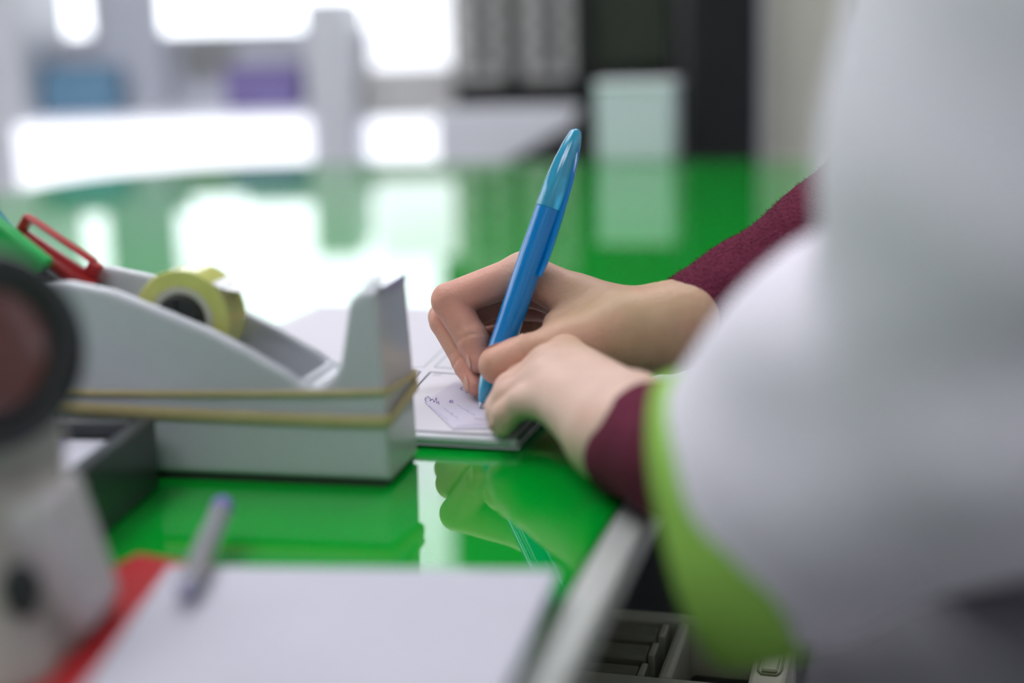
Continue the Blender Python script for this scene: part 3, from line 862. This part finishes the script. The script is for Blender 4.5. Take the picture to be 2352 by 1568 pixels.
lp('cap', 0.1030, [(0, 0.0066), (0.0006, 0.0069), (0.012, 0.0068), (0.024, 0.0058), (0.034, 0.0043), (PL - 0.1058, 0.0032), (PL - 0.1042, 0.0025), (PL - 0.1032, 0.0012), (PL - 0.1030, 0.0002)], M['penclear'])
lp('cap_plug', 0.1195, [(0, 0.0054), (0.007, 0.0050), (0.0072, 0.0022), (0.014, 0.0018)], M['penplug'])
# pocket clip along the right side
px_ = Vector((1, 0, 0)); cn = (px_ - pd * px_.dot(pd)).normalized(); cn = (cn * 0.80 + (Vector((0, -1, 0)) + pd * pd.y) * 0.60).normalized(); cs = pd.cross(cn)
rot = Matrix((pd, cs, cn)).transposed()
bm = bmesh.new()
pts = [(0.137, 0.0020), (0.130, 0.0042), (0.118, 0.0062), (0.100, 0.0074), (0.085, 0.0080), (0.077, 0.0082), (0.070, 0.0074)]
tube(bm, [pd * t + cn * h for t, h in pts], 0.0014, 12, False, (0.0022, 0.0012))
obj('pocket_clip', bm, M['penblue'], pen)

# ------------------------------------------------------------------ person
person = empty('person', (0.30, 0.56, -0.92), 0, 'person in a pale grey coat with lime cuff, writing with a blue pen', 'person')
PO = Vector((0.30, 0.56, -0.92))

def vrad(px, Z): return px * Z / 3267.0

# ---- right (writing) hand
RW = [(0.0893, 0.6727, 0.0474), (0.0744, 0.6710, 0.0441)]
rIdx = ([(0.0068, 0.6996, 0.0681), (-0.0306, 0.6969, 0.0556), (-0.0193, 0.6879, 0.0372), (-0.0163, 0.6823, 0.0276)], [0.0096, 0.0090, 0.0081, 0.0060])
rMid = ([(0.0095, 0.7180, 0.0585), (-0.0333, 0.7086, 0.0430), (-0.0228, 0.6947, 0.0234), (-0.0185, 0.6847, 0.0149)], [0.0098, 0.0084, 0.0068, 0.0054])
rRin = ([(0.0152, 0.7341, 0.0475), (-0.0355, 0.7286, 0.0411), (-0.0208, 0.7199, 0.0194), (-0.0085, 0.7129, 0.0151)], [0.0095, 0.0078, 0.0068, 0.0058])
rPin = ([(0.0235, 0.7481, 0.0364), (-0.0187, 0.7420, 0.0270), (-0.0109, 0.7335, 0.0160), (0.0005, 0.7289, 0.0135)], [0.0088, 0.0070, 0.0062, 0.0054])
rThu = ([(0.0554, 0.6696, 0.0422), (0.0252, 0.6616, 0.0383), (0.0058, 0.6560, 0.0361), (-0.0071, 0.6560, 0.0314)], [0.0165, 0.0108, 0.0089, 0.0087])
def right_hand(P):
    d = cap(P, RW[0], RW[1], 0.0205, 0.0205)
    d = smin(d, cap(P, (0.0755, 0.6808, 0.0421), (0.0911, 0.6864, 0.0447), 0.0185, 0.019), 0.008)
    d = smin(d, cap(P, RW[1], (0.0533, 0.6697, 0.0428), 0.0203, 0.0185), 0.006)         # thenar
    d = smin(d, cap(P, (0.0533, 0.6696, 0.0422), rThu[0][1], 0.0180, 0.0110), 0.008)
    d = smin(d, cap(P, (0.0673, 0.6844, 0.0447), (0.0337, 0.6926, 0.0545), 0.0150, 0.0115), 0.008)
    d = smin(d, cap(P, (0.0337, 0.6926, 0.0545), rIdx[0][0], 0.0115, 0.0096), 0.006)
    d = smin(d, cap(P, (0.0687, 0.6978, 0.0404), rMid[0][0], 0.0140, 0.0100), 0.008)
    d = smin(d, cap(P, (0.0699, 0.7111, 0.0354), rRin[0][0], 0.0130, 0.0098), 0.008)
    d = smin(d, cap(P, (0.0710, 0.7224, 0.0308), rPin[0][0], 0.0125, 0.0092), 0.008)
    d = smin(d, cap(P, (0.0710, 0.7219, 0.0286), (0.0399, 0.7316, 0.0263), 0.0140, 0.0125), 0.008)  # heel on the paper
    d = smin(d, cap(P, (0.0417, 0.6834, 0.0495), (0.0211, 0.6765, 0.0460), 0.0080, 0.0055), 0.012)  # web of the thumb
    palm = d
    out = None
    for pts, rad in (rIdx, rMid, rRin, rPin):
        c = smin(cap(P, pts[0], pts[1], rad[0], rad[1]), cap(P, pts[1], pts[2], rad[1] * 0.99, rad[2]), 0.0012)
        c = smin(c, cap(P, pts[2], pts[3], rad[2], rad[3]), 0.003)
        e = smin(palm, c, 0.005)
        out = e if out is None else smin(out, e, 0.0006)
    c = chain(P, rThu[0], rThu[1], 0.004)
    c = smin(c, cap(P, lerp(rThu[0][2], rThu[0][3], 0.55), rThu[0][3], 0.0086, 0.0082), 0.003)
    out = smin(out, smin(palm, c, 0.008), 0.0006)
    # fine creases: thumb joint, wrist, index joints
    for a, b, w, amp in ((rThu[0][2], rThu[0][3], 0.0007, 0.0007), (lerp(rThu[0][2], rThu[0][3], 0.12), rThu[0][3], 0.0006, 0.0005),
                         (lerp(rThu[0][2], rThu[0][1], 0.10), rThu[0][1], 0.0006, 0.0005),
                         (rIdx[0][2], rIdx[0][3], 0.0008, 0.0005), (rMid[0][2], rMid[0][3], 0.0008, 0.0005),
                         (lerp(RW[1], RW[0], 0.15), RW[0], 0.0008, 0.0003), (lerp(RW[1], RW[0], 0.38), RW[0], 0.0007, 0.00025)):
        a = np.asarray(a, np.float32); n_ = np.asarray(b, np.float32) - a; n_ /= np.linalg.norm(n_)
        q = P - a; t = q @ n_
        rr = (q * q).sum(1)
        lim = 0.030 if amp < 0.0004 else 0.0115
        out = out + amp * np.exp(-(t / w) ** 2) * (rr < lim * lim)
    return out

# ---- left (resting) hand
LW = [(0.0534, 0.5294, 0.0273), (0.0450, 0.5596, 0.0253)]
lIdx = ([(0.0246, 0.6477, 0.0357), (0.0036, 0.6499, 0.0266), (-0.0028, 0.6478, 0.0170), (-0.0020, 0.6434, 0.0154)], [0.0092, 0.0078, 0.0066, 0.0060])
lMid = ([(0.0168, 0.6332, 0.0345), (-0.0006, 0.6361, 0.0241), (-0.0061, 0.6344, 0.0164), (-0.0041, 0.6311, 0.0151)], [0.0096, 0.0080, 0.0068, 0.0060])
lRin = ([(0.0142, 0.6162, 0.0316), (-0.0015, 0.6208, 0.0244), (-0.0056, 0.6203, 0.0170), (-0.0057, 0.6185, 0.0138)], [0.0096, 0.0078, 0.0068, 0.0060])
lPin = ([(0.0185, 0.5980, 0.0277), (0.0044, 0.6078, 0.0256), (-0.0034, 0.6124, 0.0186), (-0.0055, 0.6134, 0.0134)], [0.0090, 0.0070, 0.0060, 0.0054])
lThu = ([(0.0362, 0.6028, 0.0263), (0.0223, 0.6366, 0.0264), (0.0125, 0.6489, 0.0220), (0.0042, 0.6502, 0.0183)], [0.0125, 0.0100, 0.0088, 0.0076])
def left_hand(P):
    d = cap(P, LW[0], LW[1], 0.0205, 0.0195)
    d = smin(d, cap(P, (0.0384, 0.5553, 0.0239), (0.0513, 0.5605, 0.0294), 0.0165, 0.0165), 0.008)
    for pts, s, r in ((lIdx, (0.0469, 0.5712, 0.0314), 0.0135), (lMid, (0.0438, 0.5666, 0.0289), 0.0140), (lRin, (0.0405, 0.5597, 0.0254), 0.0140), (lPin, (0.0375, 0.5559, 0.0219), 0.0135)):
        d = smin(d, cap(P, s, pts[0][0], r, pts[1][0] * 1.02), 0.008)
    d = smin(d, cap(P, (0.0414, 0.5703, 0.0271), lThu[0][1], 0.0130, 0.0105), 0.008)
    palm = d
    out = None
    for pts, rad in (lIdx, lMid, lRin, lPin, lThu):
        c = smin(cap(P, pts[0], pts[1], rad[0], rad[1]), cap(P, pts[1], pts[2], rad[1], rad[2]), 0.003)
        c = smin(c, cap(P, pts[2], pts[3], rad[2], rad[3]), 0.003)
        e = smin(palm, c, 0.006)
        out = e if out is None else smin(out, e, 0.0014)
    # knuckle bumps
    for k_ in (lIdx, lMid, lRin):
        p = Vector(k_[0][0]) + Vector((0.0, -0.001, 0.0028))
        q = P - np.asarray(p, np.float32)
        out = smin(out, np.sqrt((q * q).sum(1)) - 0.0072, 0.004)
    return out

# ---- the rest of the body, hidden in the clothes
EL, ER = (0.1324, 0.388, 0.0837), (0.2875, 0.7117, 0.1636)
SL, SR = (0.185, 0.40, 0.300), (0.345, 0.735, 0.320)
NK, HD = (0.262, 0.560, 0.395), (0.205, 0.585, 0.520)
def rest(P):
    d = cap(P, RW[0], ER, 0.0165, 0.017)
    d = smin(d, cap(P, ER, SR, 0.022, 0.034), 0.006)
    l = smin(cap(P, LW[0], (0.080, 0.470, 0.040), 0.0185, 0.022), cap(P, (0.080, 0.470, 0.040), EL, 0.022, 0.028), 0.01)
    l = smin(l, cap(P, EL, SL, 0.030, 0.040), 0.01)
    d = np.minimum(d, l)
    t = smin(cap(P, SL, SR, 0.052, 0.052), cap(P, (0.25, 0.50, 0.18), (0.31, 0.62, 0.18), 0.095, 0.095), 0.06)
    t = smin(t, cap(P, (0.255, 0.54, -0.15), (0.33, 0.62, -0.15), 0.075, 0.080), 0.10)
    t = smin(t, cap(P, (0.245, 0.53, -0.60), (0.25, 0.535, -0.12), 0.055, 0.070), 0.04)
    t = smin(t, cap(P, (0.33, 0.63, -0.60), (0.33, 0.62, -0.12), 0.055, 0.075), 0.04)
    d = smin(d, t, 0.03)
    d = smin(d, cap(P, NK, (0.24, 0.57, 0.46), 0.052, 0.048), 0.04)
    # head looks down at the paper
    fw = np.array((-0.78, 0.20, -0.59)); fw /= np.linalg.norm(fw)
    sd = np.cross(fw, (0, 0, 1.0)); sd /= np.linalg.norm(sd)
    up = np.cross(sd, fw)
    hd_ = np.asarray(HD)
    A = np.stack([fw, sd, up])
    h = ell(P, hd_ + up * 0.02, A, (0.092, 0.074, 0.105))
    h = smin(h, ell(P, hd_ + fw * 0.030 - up * 0.050, A, (0.062, 0.056, 0.070)), 0.03)     # jaw
    h = smin(h, cap(P, hd_ + fw * 0.088 + up * 0.012, hd_ + fw * 0.108 - up * 0.022, 0.008, 0.013), 0.012)   # nose
    for s in (-1, 1):
        h = smin(h, ell(P, hd_ + sd * s * 0.074 - fw * 0.008, A, (0.018, 0.010, 0.030)), 0.006)   # ears
        q = P - (hd_ + fw * 0.088 + sd * s * 0.030 + up * 0.012)
        h = smax(h, -(np.sqrt((q * q).sum(1)) - 0.014), 0.012)                                   # eye sockets
    h = smin(h, cap(P, hd_ + fw * 0.086 - up * 0.052 + sd * 0.018, hd_ + fw * 0.086 - up * 0.052 - sd * 0.018, 0.006, 0.006), 0.006)   # lips
    return smin(d, h, 0.02), hd_, fw, sd, up

def bounds(pts, m):
    a = np.array(pts)
    return a.min(0) - m, a.max(0) + m
allR = [p for c in (rIdx, rMid, rRin, rPin, rThu) for p in c[0]] + [(0.0893, 0.6727, 0.0474), (0.0782, 0.6858, 0.0414)]
lo, hi = bounds(allR, 0.0225)
vR, fR = sdf_mesh(right_hand, lo, hi, 0.00105)
allL = [p for c in (lIdx, lMid, lRin, lPin, lThu) for p in c[0]] + [(0.0504, 0.5415, 0.0266)]
lo, hi = bounds(allL, 0.0225)
vL, fL = sdf_mesh(left_hand, lo, hi, 0.00115)
lo, hi = np.array((-0.0, 0.30, -0.62)), np.array((0.48, 0.86, 0.68))
def rest_fn(P):
    d = rest(P)[0]
    # stop short of the visible wrists
    wr = np.asarray((0.0981, 0.6755, 0.0511)); ax = np.asarray(ER) - np.asarray(RW[0]); ax /= np.linalg.norm(ax)
    wl = np.asarray((0.0568, 0.5143, 0.0282)); al = np.asarray(EL) - np.asarray(LW[0]); al /= np.linalg.norm(al)
    cr = -((P - wr) @ ax); cl = -((P - wl) @ al)
    near_r = ((P - wr) ** 2).sum(1) < 0.06 ** 2
    near_l = ((P - wl) ** 2).sum(1) < 0.06 ** 2
    d = np.where(near_r, np.maximum(d, cr), d)
    return np.where(near_l, np.maximum(d, cl), d)
vB, fB = sdf_mesh(rest_fn, lo, hi, 0.0085)
V = np.concatenate([vR, vL, vB]); F = np.concatenate([fR, fL + len(vR), fB + len(vR) + len(vL)])
body = mesh_obj('body', V - np.array(PO), F, M['skin'], person)
# skin tint: redder at fingertips and knuckles
base = np.array((0.57, 0.345, 0.25)); redc = np.array((0.62, 0.26, 0.20)); yel = np.array((0.48, 0.335, 0.195)); pale = np.array((0.67, 0.47, 0.38)); palm_shade = np.array((0.38, 0.16, 0.12))
tint = np.tile(base, (len(V), 1))
def paint(pts, col, r, amt):
    for p in pts:
        w = np.exp(-((V - np.asarray(p)) ** 2).sum(1) / (r * r))[:, None] * amt
        tint[:] = tint * (1 - w) + col * w
nR = len(vR)
tint[nR:nR + len(vL)] = pale
paint([rIdx[0][3], rMid[0][3], rThu[0][3], rRin[0][3], rPin[0][3]], redc, 0.014, 0.75)
paint([rIdx[0][1], rMid[0][1], lerp(rIdx[0][0], rIdx[0][1], 0.6)], redc, 0.015, 0.65)
paint([lerp(rIdx[0][0], rIdx[0][1], 0.3), lerp(rIdx[0][1], rIdx[0][2], 0.6), lerp(rThu[0][2], rThu[0][3], 0.4)], redc, 0.012, 0.35)
paint([(0.0559, 0.6512, 0.0470), (0.0702, 0.6515, 0.0486), (0.0420, 0.6561, 0.0464)], yel, 0.03, 0.7)
paint([(0.0057, 0.7121, 0.0450), (0.0168, 0.7160, 0.0394), (-0.0057, 0.7152, 0.0356), (0.0278, 0.7150, 0.0347)], palm_shade, 0.018, 0.85)  # palm redness, darkened to paint the shade of the hollow into the skin
paint([lIdx[0][0], lMid[0][0], lIdx[0][1], lMid[0][1], lRin[0][1]], redc, 0.010, 0.30)
prng = np.random.RandomState(3)
for i_ in prng.choice(len(vR) + len(vL), 130, replace=False):
    paint([V[i_]], (redc, pale, yel, redc)[prng.randint(4)], prng.uniform(0.004, 0.010), prng.uniform(0.12, 0.32))
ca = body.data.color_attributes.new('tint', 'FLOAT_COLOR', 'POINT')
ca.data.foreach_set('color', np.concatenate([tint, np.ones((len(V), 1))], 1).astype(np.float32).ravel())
# nails
def nail(c, d, nrm, L_=0.0058, w=0.0042, h=0.0008):
    d = Vector(d).normalized(); nrm = Vector(nrm); nrm = (nrm - d * nrm.dot(d)).normalized(); s = d.cross(nrm)
    bm = bmesh.new()
    bmesh.ops.create_uvsphere(bm, u_segments=16, v_segments=10, radius=1.0, matrix=Matrix.Translation(Vector(c) - PO) @ Matrix((d, s, nrm)).transposed().to_4x4() @ Matrix.Diagonal((L_, w, h, 1)))
    return obj('nail', bm, M['nail'], person)
for (pts, rad), nrm in ((rIdx, (-0.9, -0.1, 0.15)), (rMid, (-0.95, -0.25, 0.1)), (rRin, (-0.8, 0.1, 0.2)), (rPin, (-0.8, 0.1, 0.2)), (rThu, (-0.30, 0.55, 0.8)),
                        (lIdx, (-0.95, -0.1, 0.2)), (lMid, (-0.95, -0.1, 0.2)), (lRin, (-0.95, -0.1, 0.2)), (lPin, (-0.95, -0.1, 0.2))):
    a, b = Vector(pts[2]), Vector(pts[3])
    n_ = Vector(nrm); d_ = (b - a).normalized(); n_ = (n_ - d_ * n_.dot(d_)).normalized()
    nail(b + n_ * (rad[3] - 0.00055) - d_ * 0.0016, d_, n_, rad[3] * 0.80, rad[3] * 0.68)
_, hd_, fw, sd, up = rest(np.zeros((1, 3), np.float32))
# hair and eyes
def hair_fn(P):
    A = np.stack([fw, sd, up])
    h = ell(P, hd_ + up * 0.026 - fw * 0.010, A, (0.098, 0.084, 0.112))
    h = smin(h, ell(P, hd_ - fw * 0.085 - up * 0.01, A, (0.045, 0.045, 0.045)), 0.03)
    cutp = (P - (hd_ + fw * 0.055 + up * 0.03)) @ (fw * 0.8 - up * 0.6)
    return np.maximum(h, cutp)
v, f = sdf_mesh(hair_fn, hd_ - 0.17, hd_ + 0.17, 0.007)
mesh_obj('hair', v - np.array(PO), f, M['hair'], person)
for s in (-1, 1):
    bm = bmesh.new(); c = hd_ + fw * 0.078 + sd * s * 0.030 + up * 0.012 - np.array(PO)
    bmesh.ops.create_uvsphere(bm, u_segments=16, v_segments=10, radius=0.0125, matrix=Matrix.Translation(Vector(c)))
    obj('eye', bm, M['paper'], person)

# ---- maroon sweater sleeves
rng = random.Random(4)
def sleeve(name, centers, radii, seg=64, wob=0.0006, n=60, m=None, inner=0.0022, skew=0.0):
    """open knitted tube: starts with an inner lip, then the rim, then the outside"""
    cs = [Vector(c) for c in centers]
    lens = [0]
    for a, b in zip(cs, cs[1:]): lens.append(lens[-1] + (b - a).length)
    def samp(t):
        for i in range(len(cs) - 1):
            if t <= lens[i + 1] or i == len(cs) - 2:
                u = (t - lens[i]) / (lens[i + 1] - lens[i])
                return cs[i].lerp(cs[i + 1], u), radii[i] + (radii[i + 1] - radii[i]) * u
    rings = []
    seq = [(0.012, -inner), (0.002, -inner), (0.0003, -inner * 0.6), (0.0, -0.0004), (0.0006, 0.0)] + [(lens[-1] * k / n, 0.0) for k in range(1, n + 1)]
    bm = bmesh.new()
    for t, dr in seq:
        c, r = samp(t)
        c2, _ = samp(min(t + 0.02, lens[-1])); c1, _ = samp(max(t - 0.02, 0.0))
        d, x, y = frame_axes(c2 - c1)
        ring_ = []
        for k in range(seg):
            a = 2 * math.pi * k / seg
            w = wob * (math.sin(3 * a + t * 60) + 0.7 * math.sin(5 * a - t * 110 + 1) + 0.8 * math.sin(t * 160 + 2 * a))
            e = x * math.cos(a) + y * math.sin(a)
            ring_.append(bm.verts.new(c + e * (r + dr + w) + d * (skew * e.z * math.exp(-t / 0.03)) - PO))
        rings.append(ring_)
    for a, b in zip(rings, rings[1:]):
        for k in range(seg):
            bm.faces.new((a[k], a[(k + 1) % seg], b[(k + 1) % seg], b[k]))
    return obj(name, bm, m, person, 60)
rs = sleeve('sweater_sleeve', [(0.0885, 0.6764, 0.0456), (0.1251, 0.6845, 0.0644), (0.1783, 0.6972, 0.0953), ER], [0.0238, 0.0258, 0.032, 0.040], m=M['wool'])
lsv = sleeve('sweater_sleeve', [(0.0514, 0.5470, 0.0237), (0.0640, 0.505, 0.0300), (0.084, 0.462, 0.045), EL], [0.0248, 0.0262, 0.031, 0.040], m=M['wool'], skew=0.012)
# woollen fuzz on the sharp sleeve
fv, ff = [], []
me = rs.data
polys = [p for p in me.polygons if (p.center + PO).x < 0.20]
for _ in range(9000):
    p = rng.choice(polys)
    vs_ = [me.vertices[i].co for i in p.vertices]
    u, w = rng.random(), rng.random()
    c = (vs_[0] * (1 - u) + vs_[1] * u) * (1 - w) + (vs_[3] * (1 - u) + vs_[2] * u) * w
    n_ = (p.normal + Vector((rng.uniform(-1, 1), rng.uniform(-1, 1), rng.uniform(-1, 1))) * 0.9).normalized()
    s_ = n_.cross(Vector((rng.uniform(-1, 1), rng.uniform(-1, 1), rng.uniform(-1, 1)))).normalized() * 0.00014
    L_ = rng.uniform(0.0008, 0.0026)
    i0 = len(fv)
    fv += [c - s_, c + s_, c + n_ * L_]
    ff.append((i0, i0 + 1, i0 + 2))
fz = mesh_obj('fuzz', fv, ff, M['wool'], rs)
fz['kind'] = 'stuff'

# ---- pale grey coat
CB = np.array((0.0604, 0.4425, 0.0271)); CNn = np.array((-0.925, 0.271, -0.265)); CNn /= np.linalg.norm(CNn)
CMid = (0.0965, 0.4228, 0.0548); CE = (0.1324, 0.388, 0.0837)
def coat_sdf(P):
    a = cap(P, tuple(CB + CNn * 0.03), tuple(CB - CNn * 0.03), 0.0445, 0.0445)
    a = smin(a, cap(P, tuple(CB - CNn * 0.028), CMid, 0.0425, 0.0490), 0.012)
    a = smin(a, cap(P, CMid, CE, 0.0490, 0.0535), 0.008)
    a = smin(a, cap(P, (0.1054, 0.4112, 0.0822), CE, 0.0455, 0.050), 0.010)
    uu = smin(cap(P, (0.1345, 0.384, 0.086), (0.1323, 0.3690, 0.1385), 0.050, 0.0505), cap(P, (0.1323, 0.3690, 0.1385), (0.1458, 0.3713, 0.1878), 0.0505, 0.0525), 0.01)
    uu = smin(uu, cap(P, (0.1458, 0.3713, 0.1878), (0.185, 0.40, 0.300), 0.0525, 0.062), 0.02)
    a = smin(a, uu, 0.007)
    t = smin(cap(P, (0.185, 0.40, 0.300), (0.345, 0.735, 0.320), 0.066, 0.066), cap(P, (0.240, 0.50, 0.15), (0.32, 0.63, 0.16), 0.110, 0.112), 0.05)
    t = smin(t, cap(P, (0.235, 0.52, 0.03), (0.33, 0.64, 0.03), 0.104, 0.110), 0.06)
    t = smax(t, -0.002 - P[:, 2], 0.006)
    r = smin(cap(P, (0.345, 0.735, 0.320), ER, 0.064, 0.056), cap(P, ER, (0.215, 0.700, 0.118), 0.055, 0.047), 0.01)
    d = smin(np.minimum(t, 9.0), r, 0.02)
    d = smin(d, a, 0.006)
    # soft folds, fading out towards the cuff
    x, y, z = P[:, 0], P[:, 1], P[:, 2]
    fd = np.clip((np.sqrt(((P - CB) ** 2).sum(1)) - 0.05) / 0.04, 0, 1)
    d = d + fd * 0.0011 * np.sin(95 * z + 40 * x + 2.0 * np.sin(30 * y)) + fd * 0.0009 * np.sin(70 * x - 60 * z + 3 * np.sin(25 * z + 1.0))
    # sleeve openings
    cut = (P - CB) @ CNn
    near = ((P - CB) ** 2).sum(1) < 0.075 ** 2
    d = np.where(near, np.maximum(d, cut), d)
    hole = smin(cap(P, tuple(CB + CNn * 0.05), tuple(CB - CNn * 0.035), 0.0375, 0.0360), cap(P, tuple(CB - CNn * 0.035), CMid, 0.035, 0.032), 0.01)
    d = np.maximum(d, -hole)
    rb = np.array((0.205, 0.697, 0.108)); rn = rb - np.array(ER); rn /= np.linalg.norm(rn)
    d = np.where(((P - rb) ** 2).sum(1) < 0.08 ** 2, np.maximum(d, (P - rb) @ rn), d)
    d = np.maximum(d, -cap(P, tuple(rb + rn * 0.03), tuple(rb - rn * 0.05), 0.0375, 0.0375))
    # neck opening
    d = np.maximum(d, -cap(P, (0.27, 0.56, 0.36), (0.235, 0.57, 0.47), 0.056, 0.062))
    return d
v, f = sdf_mesh(coat_sdf, (0.0, 0.27, -0.14), (0.53, 0.86, 0.44), 0.006)
coat = mesh_obj('coat', v - np.array(PO), f, M['coat'], person)
# lime turned-back cuff
d_, x_, y_ = frame_axes(Vector(CNn))
bm = bmesh.new()
rings = []
cuff_prof = [(-0.012, 0.0366), (0.0005, 0.0368), (0.0022, 0.0392), (0.0026, 0.0460), (0.0012, 0.0478), (-0.008, 0.0488), (-0.018, 0.0492), (-0.0250, 0.0490), (-0.0260, 0.0470)]
for t, r in cuff_prof:
    ring_ = []
    for k in range(72):
        a = 2 * math.pi * k / 72
        w = 0.0008 * math.sin(3 * a + 1) + 0.0005 * math.sin(7 * a + t * 80)
        ring_.append(bm.verts.new(Vector(CB) + d_ * t + (x_ * math.cos(a) + y_ * math.sin(a)) * (r + w) - PO))
    rings.append(ring_)
for a, b in zip(rings, rings[1:]):
    for k in range(72):
        bm.faces.new((a[k], a[(k + 1) % 72], b[(k + 1) % 72], b[k]))
cf = obj('cuff', bm, M['lime'], coat, 60)
cf['label'] = 'lime green cuff'
# collar
bm = bmesh.new()
rings = []
dn, xn, yn = frame_axes(Vector((0.235, 0.57, 0.47)) - Vector((0.27, 0.56, 0.36)))
for t, r in [(-0.010, 0.066), (0.012, 0.064), (0.034, 0.062), (0.036, 0.064), (0.030, 0.070), (0.0, 0.082), (-0.014, 0.092)]:
    rings.append([bm.verts.new(Vector((0.262, 0.562, 0.378)) + dn * t + (xn * math.cos(2 * math.pi * k / 48) + yn * math.sin(2 * math.pi * k / 48)) * r - PO) for k in range(48)])
for a, b in zip(rings, rings[1:]):
    for k in range(48):
        bm.faces.new((a[k], a[(k + 1) % 48], b[(k + 1) % 48], b[k]))
obj('collar', bm, M['coat'], coat, 60)
# lower garment in darker grey that paints the shade under the arm; and shoes
def lower_garment_sdf(P):
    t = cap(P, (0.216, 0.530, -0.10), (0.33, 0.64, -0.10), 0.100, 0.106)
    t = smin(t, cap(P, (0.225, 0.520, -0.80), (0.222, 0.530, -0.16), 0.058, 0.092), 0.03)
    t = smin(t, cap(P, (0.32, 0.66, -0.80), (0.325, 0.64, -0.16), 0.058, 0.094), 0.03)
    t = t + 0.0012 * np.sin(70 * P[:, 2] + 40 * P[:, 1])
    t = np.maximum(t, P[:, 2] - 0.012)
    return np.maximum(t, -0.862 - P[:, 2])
v, f = sdf_mesh(lower_garment_sdf, (0.08, 0.38, -0.88), (0.47, 0.79, 0.03), 0.009)
mesh_obj('shaded_lower_garment', v - np.array(PO), f, M['shaded_lower_garment'], person)
for i, (x, y) in enumerate(((0.225, 0.520), (0.32, 0.66))):
    bm = bmesh.new(); tube(bm, [Vector((x + 0.05, y - 0.015, -0.884)) - PO, Vector((x - 0.05, y + 0.018, -0.884)) - PO, Vector((x - 0.14, y + 0.045, -0.893)) - PO], [0.035, 0.035, 0.026], 16)
    obj('shoe', bm, M['black'], person)
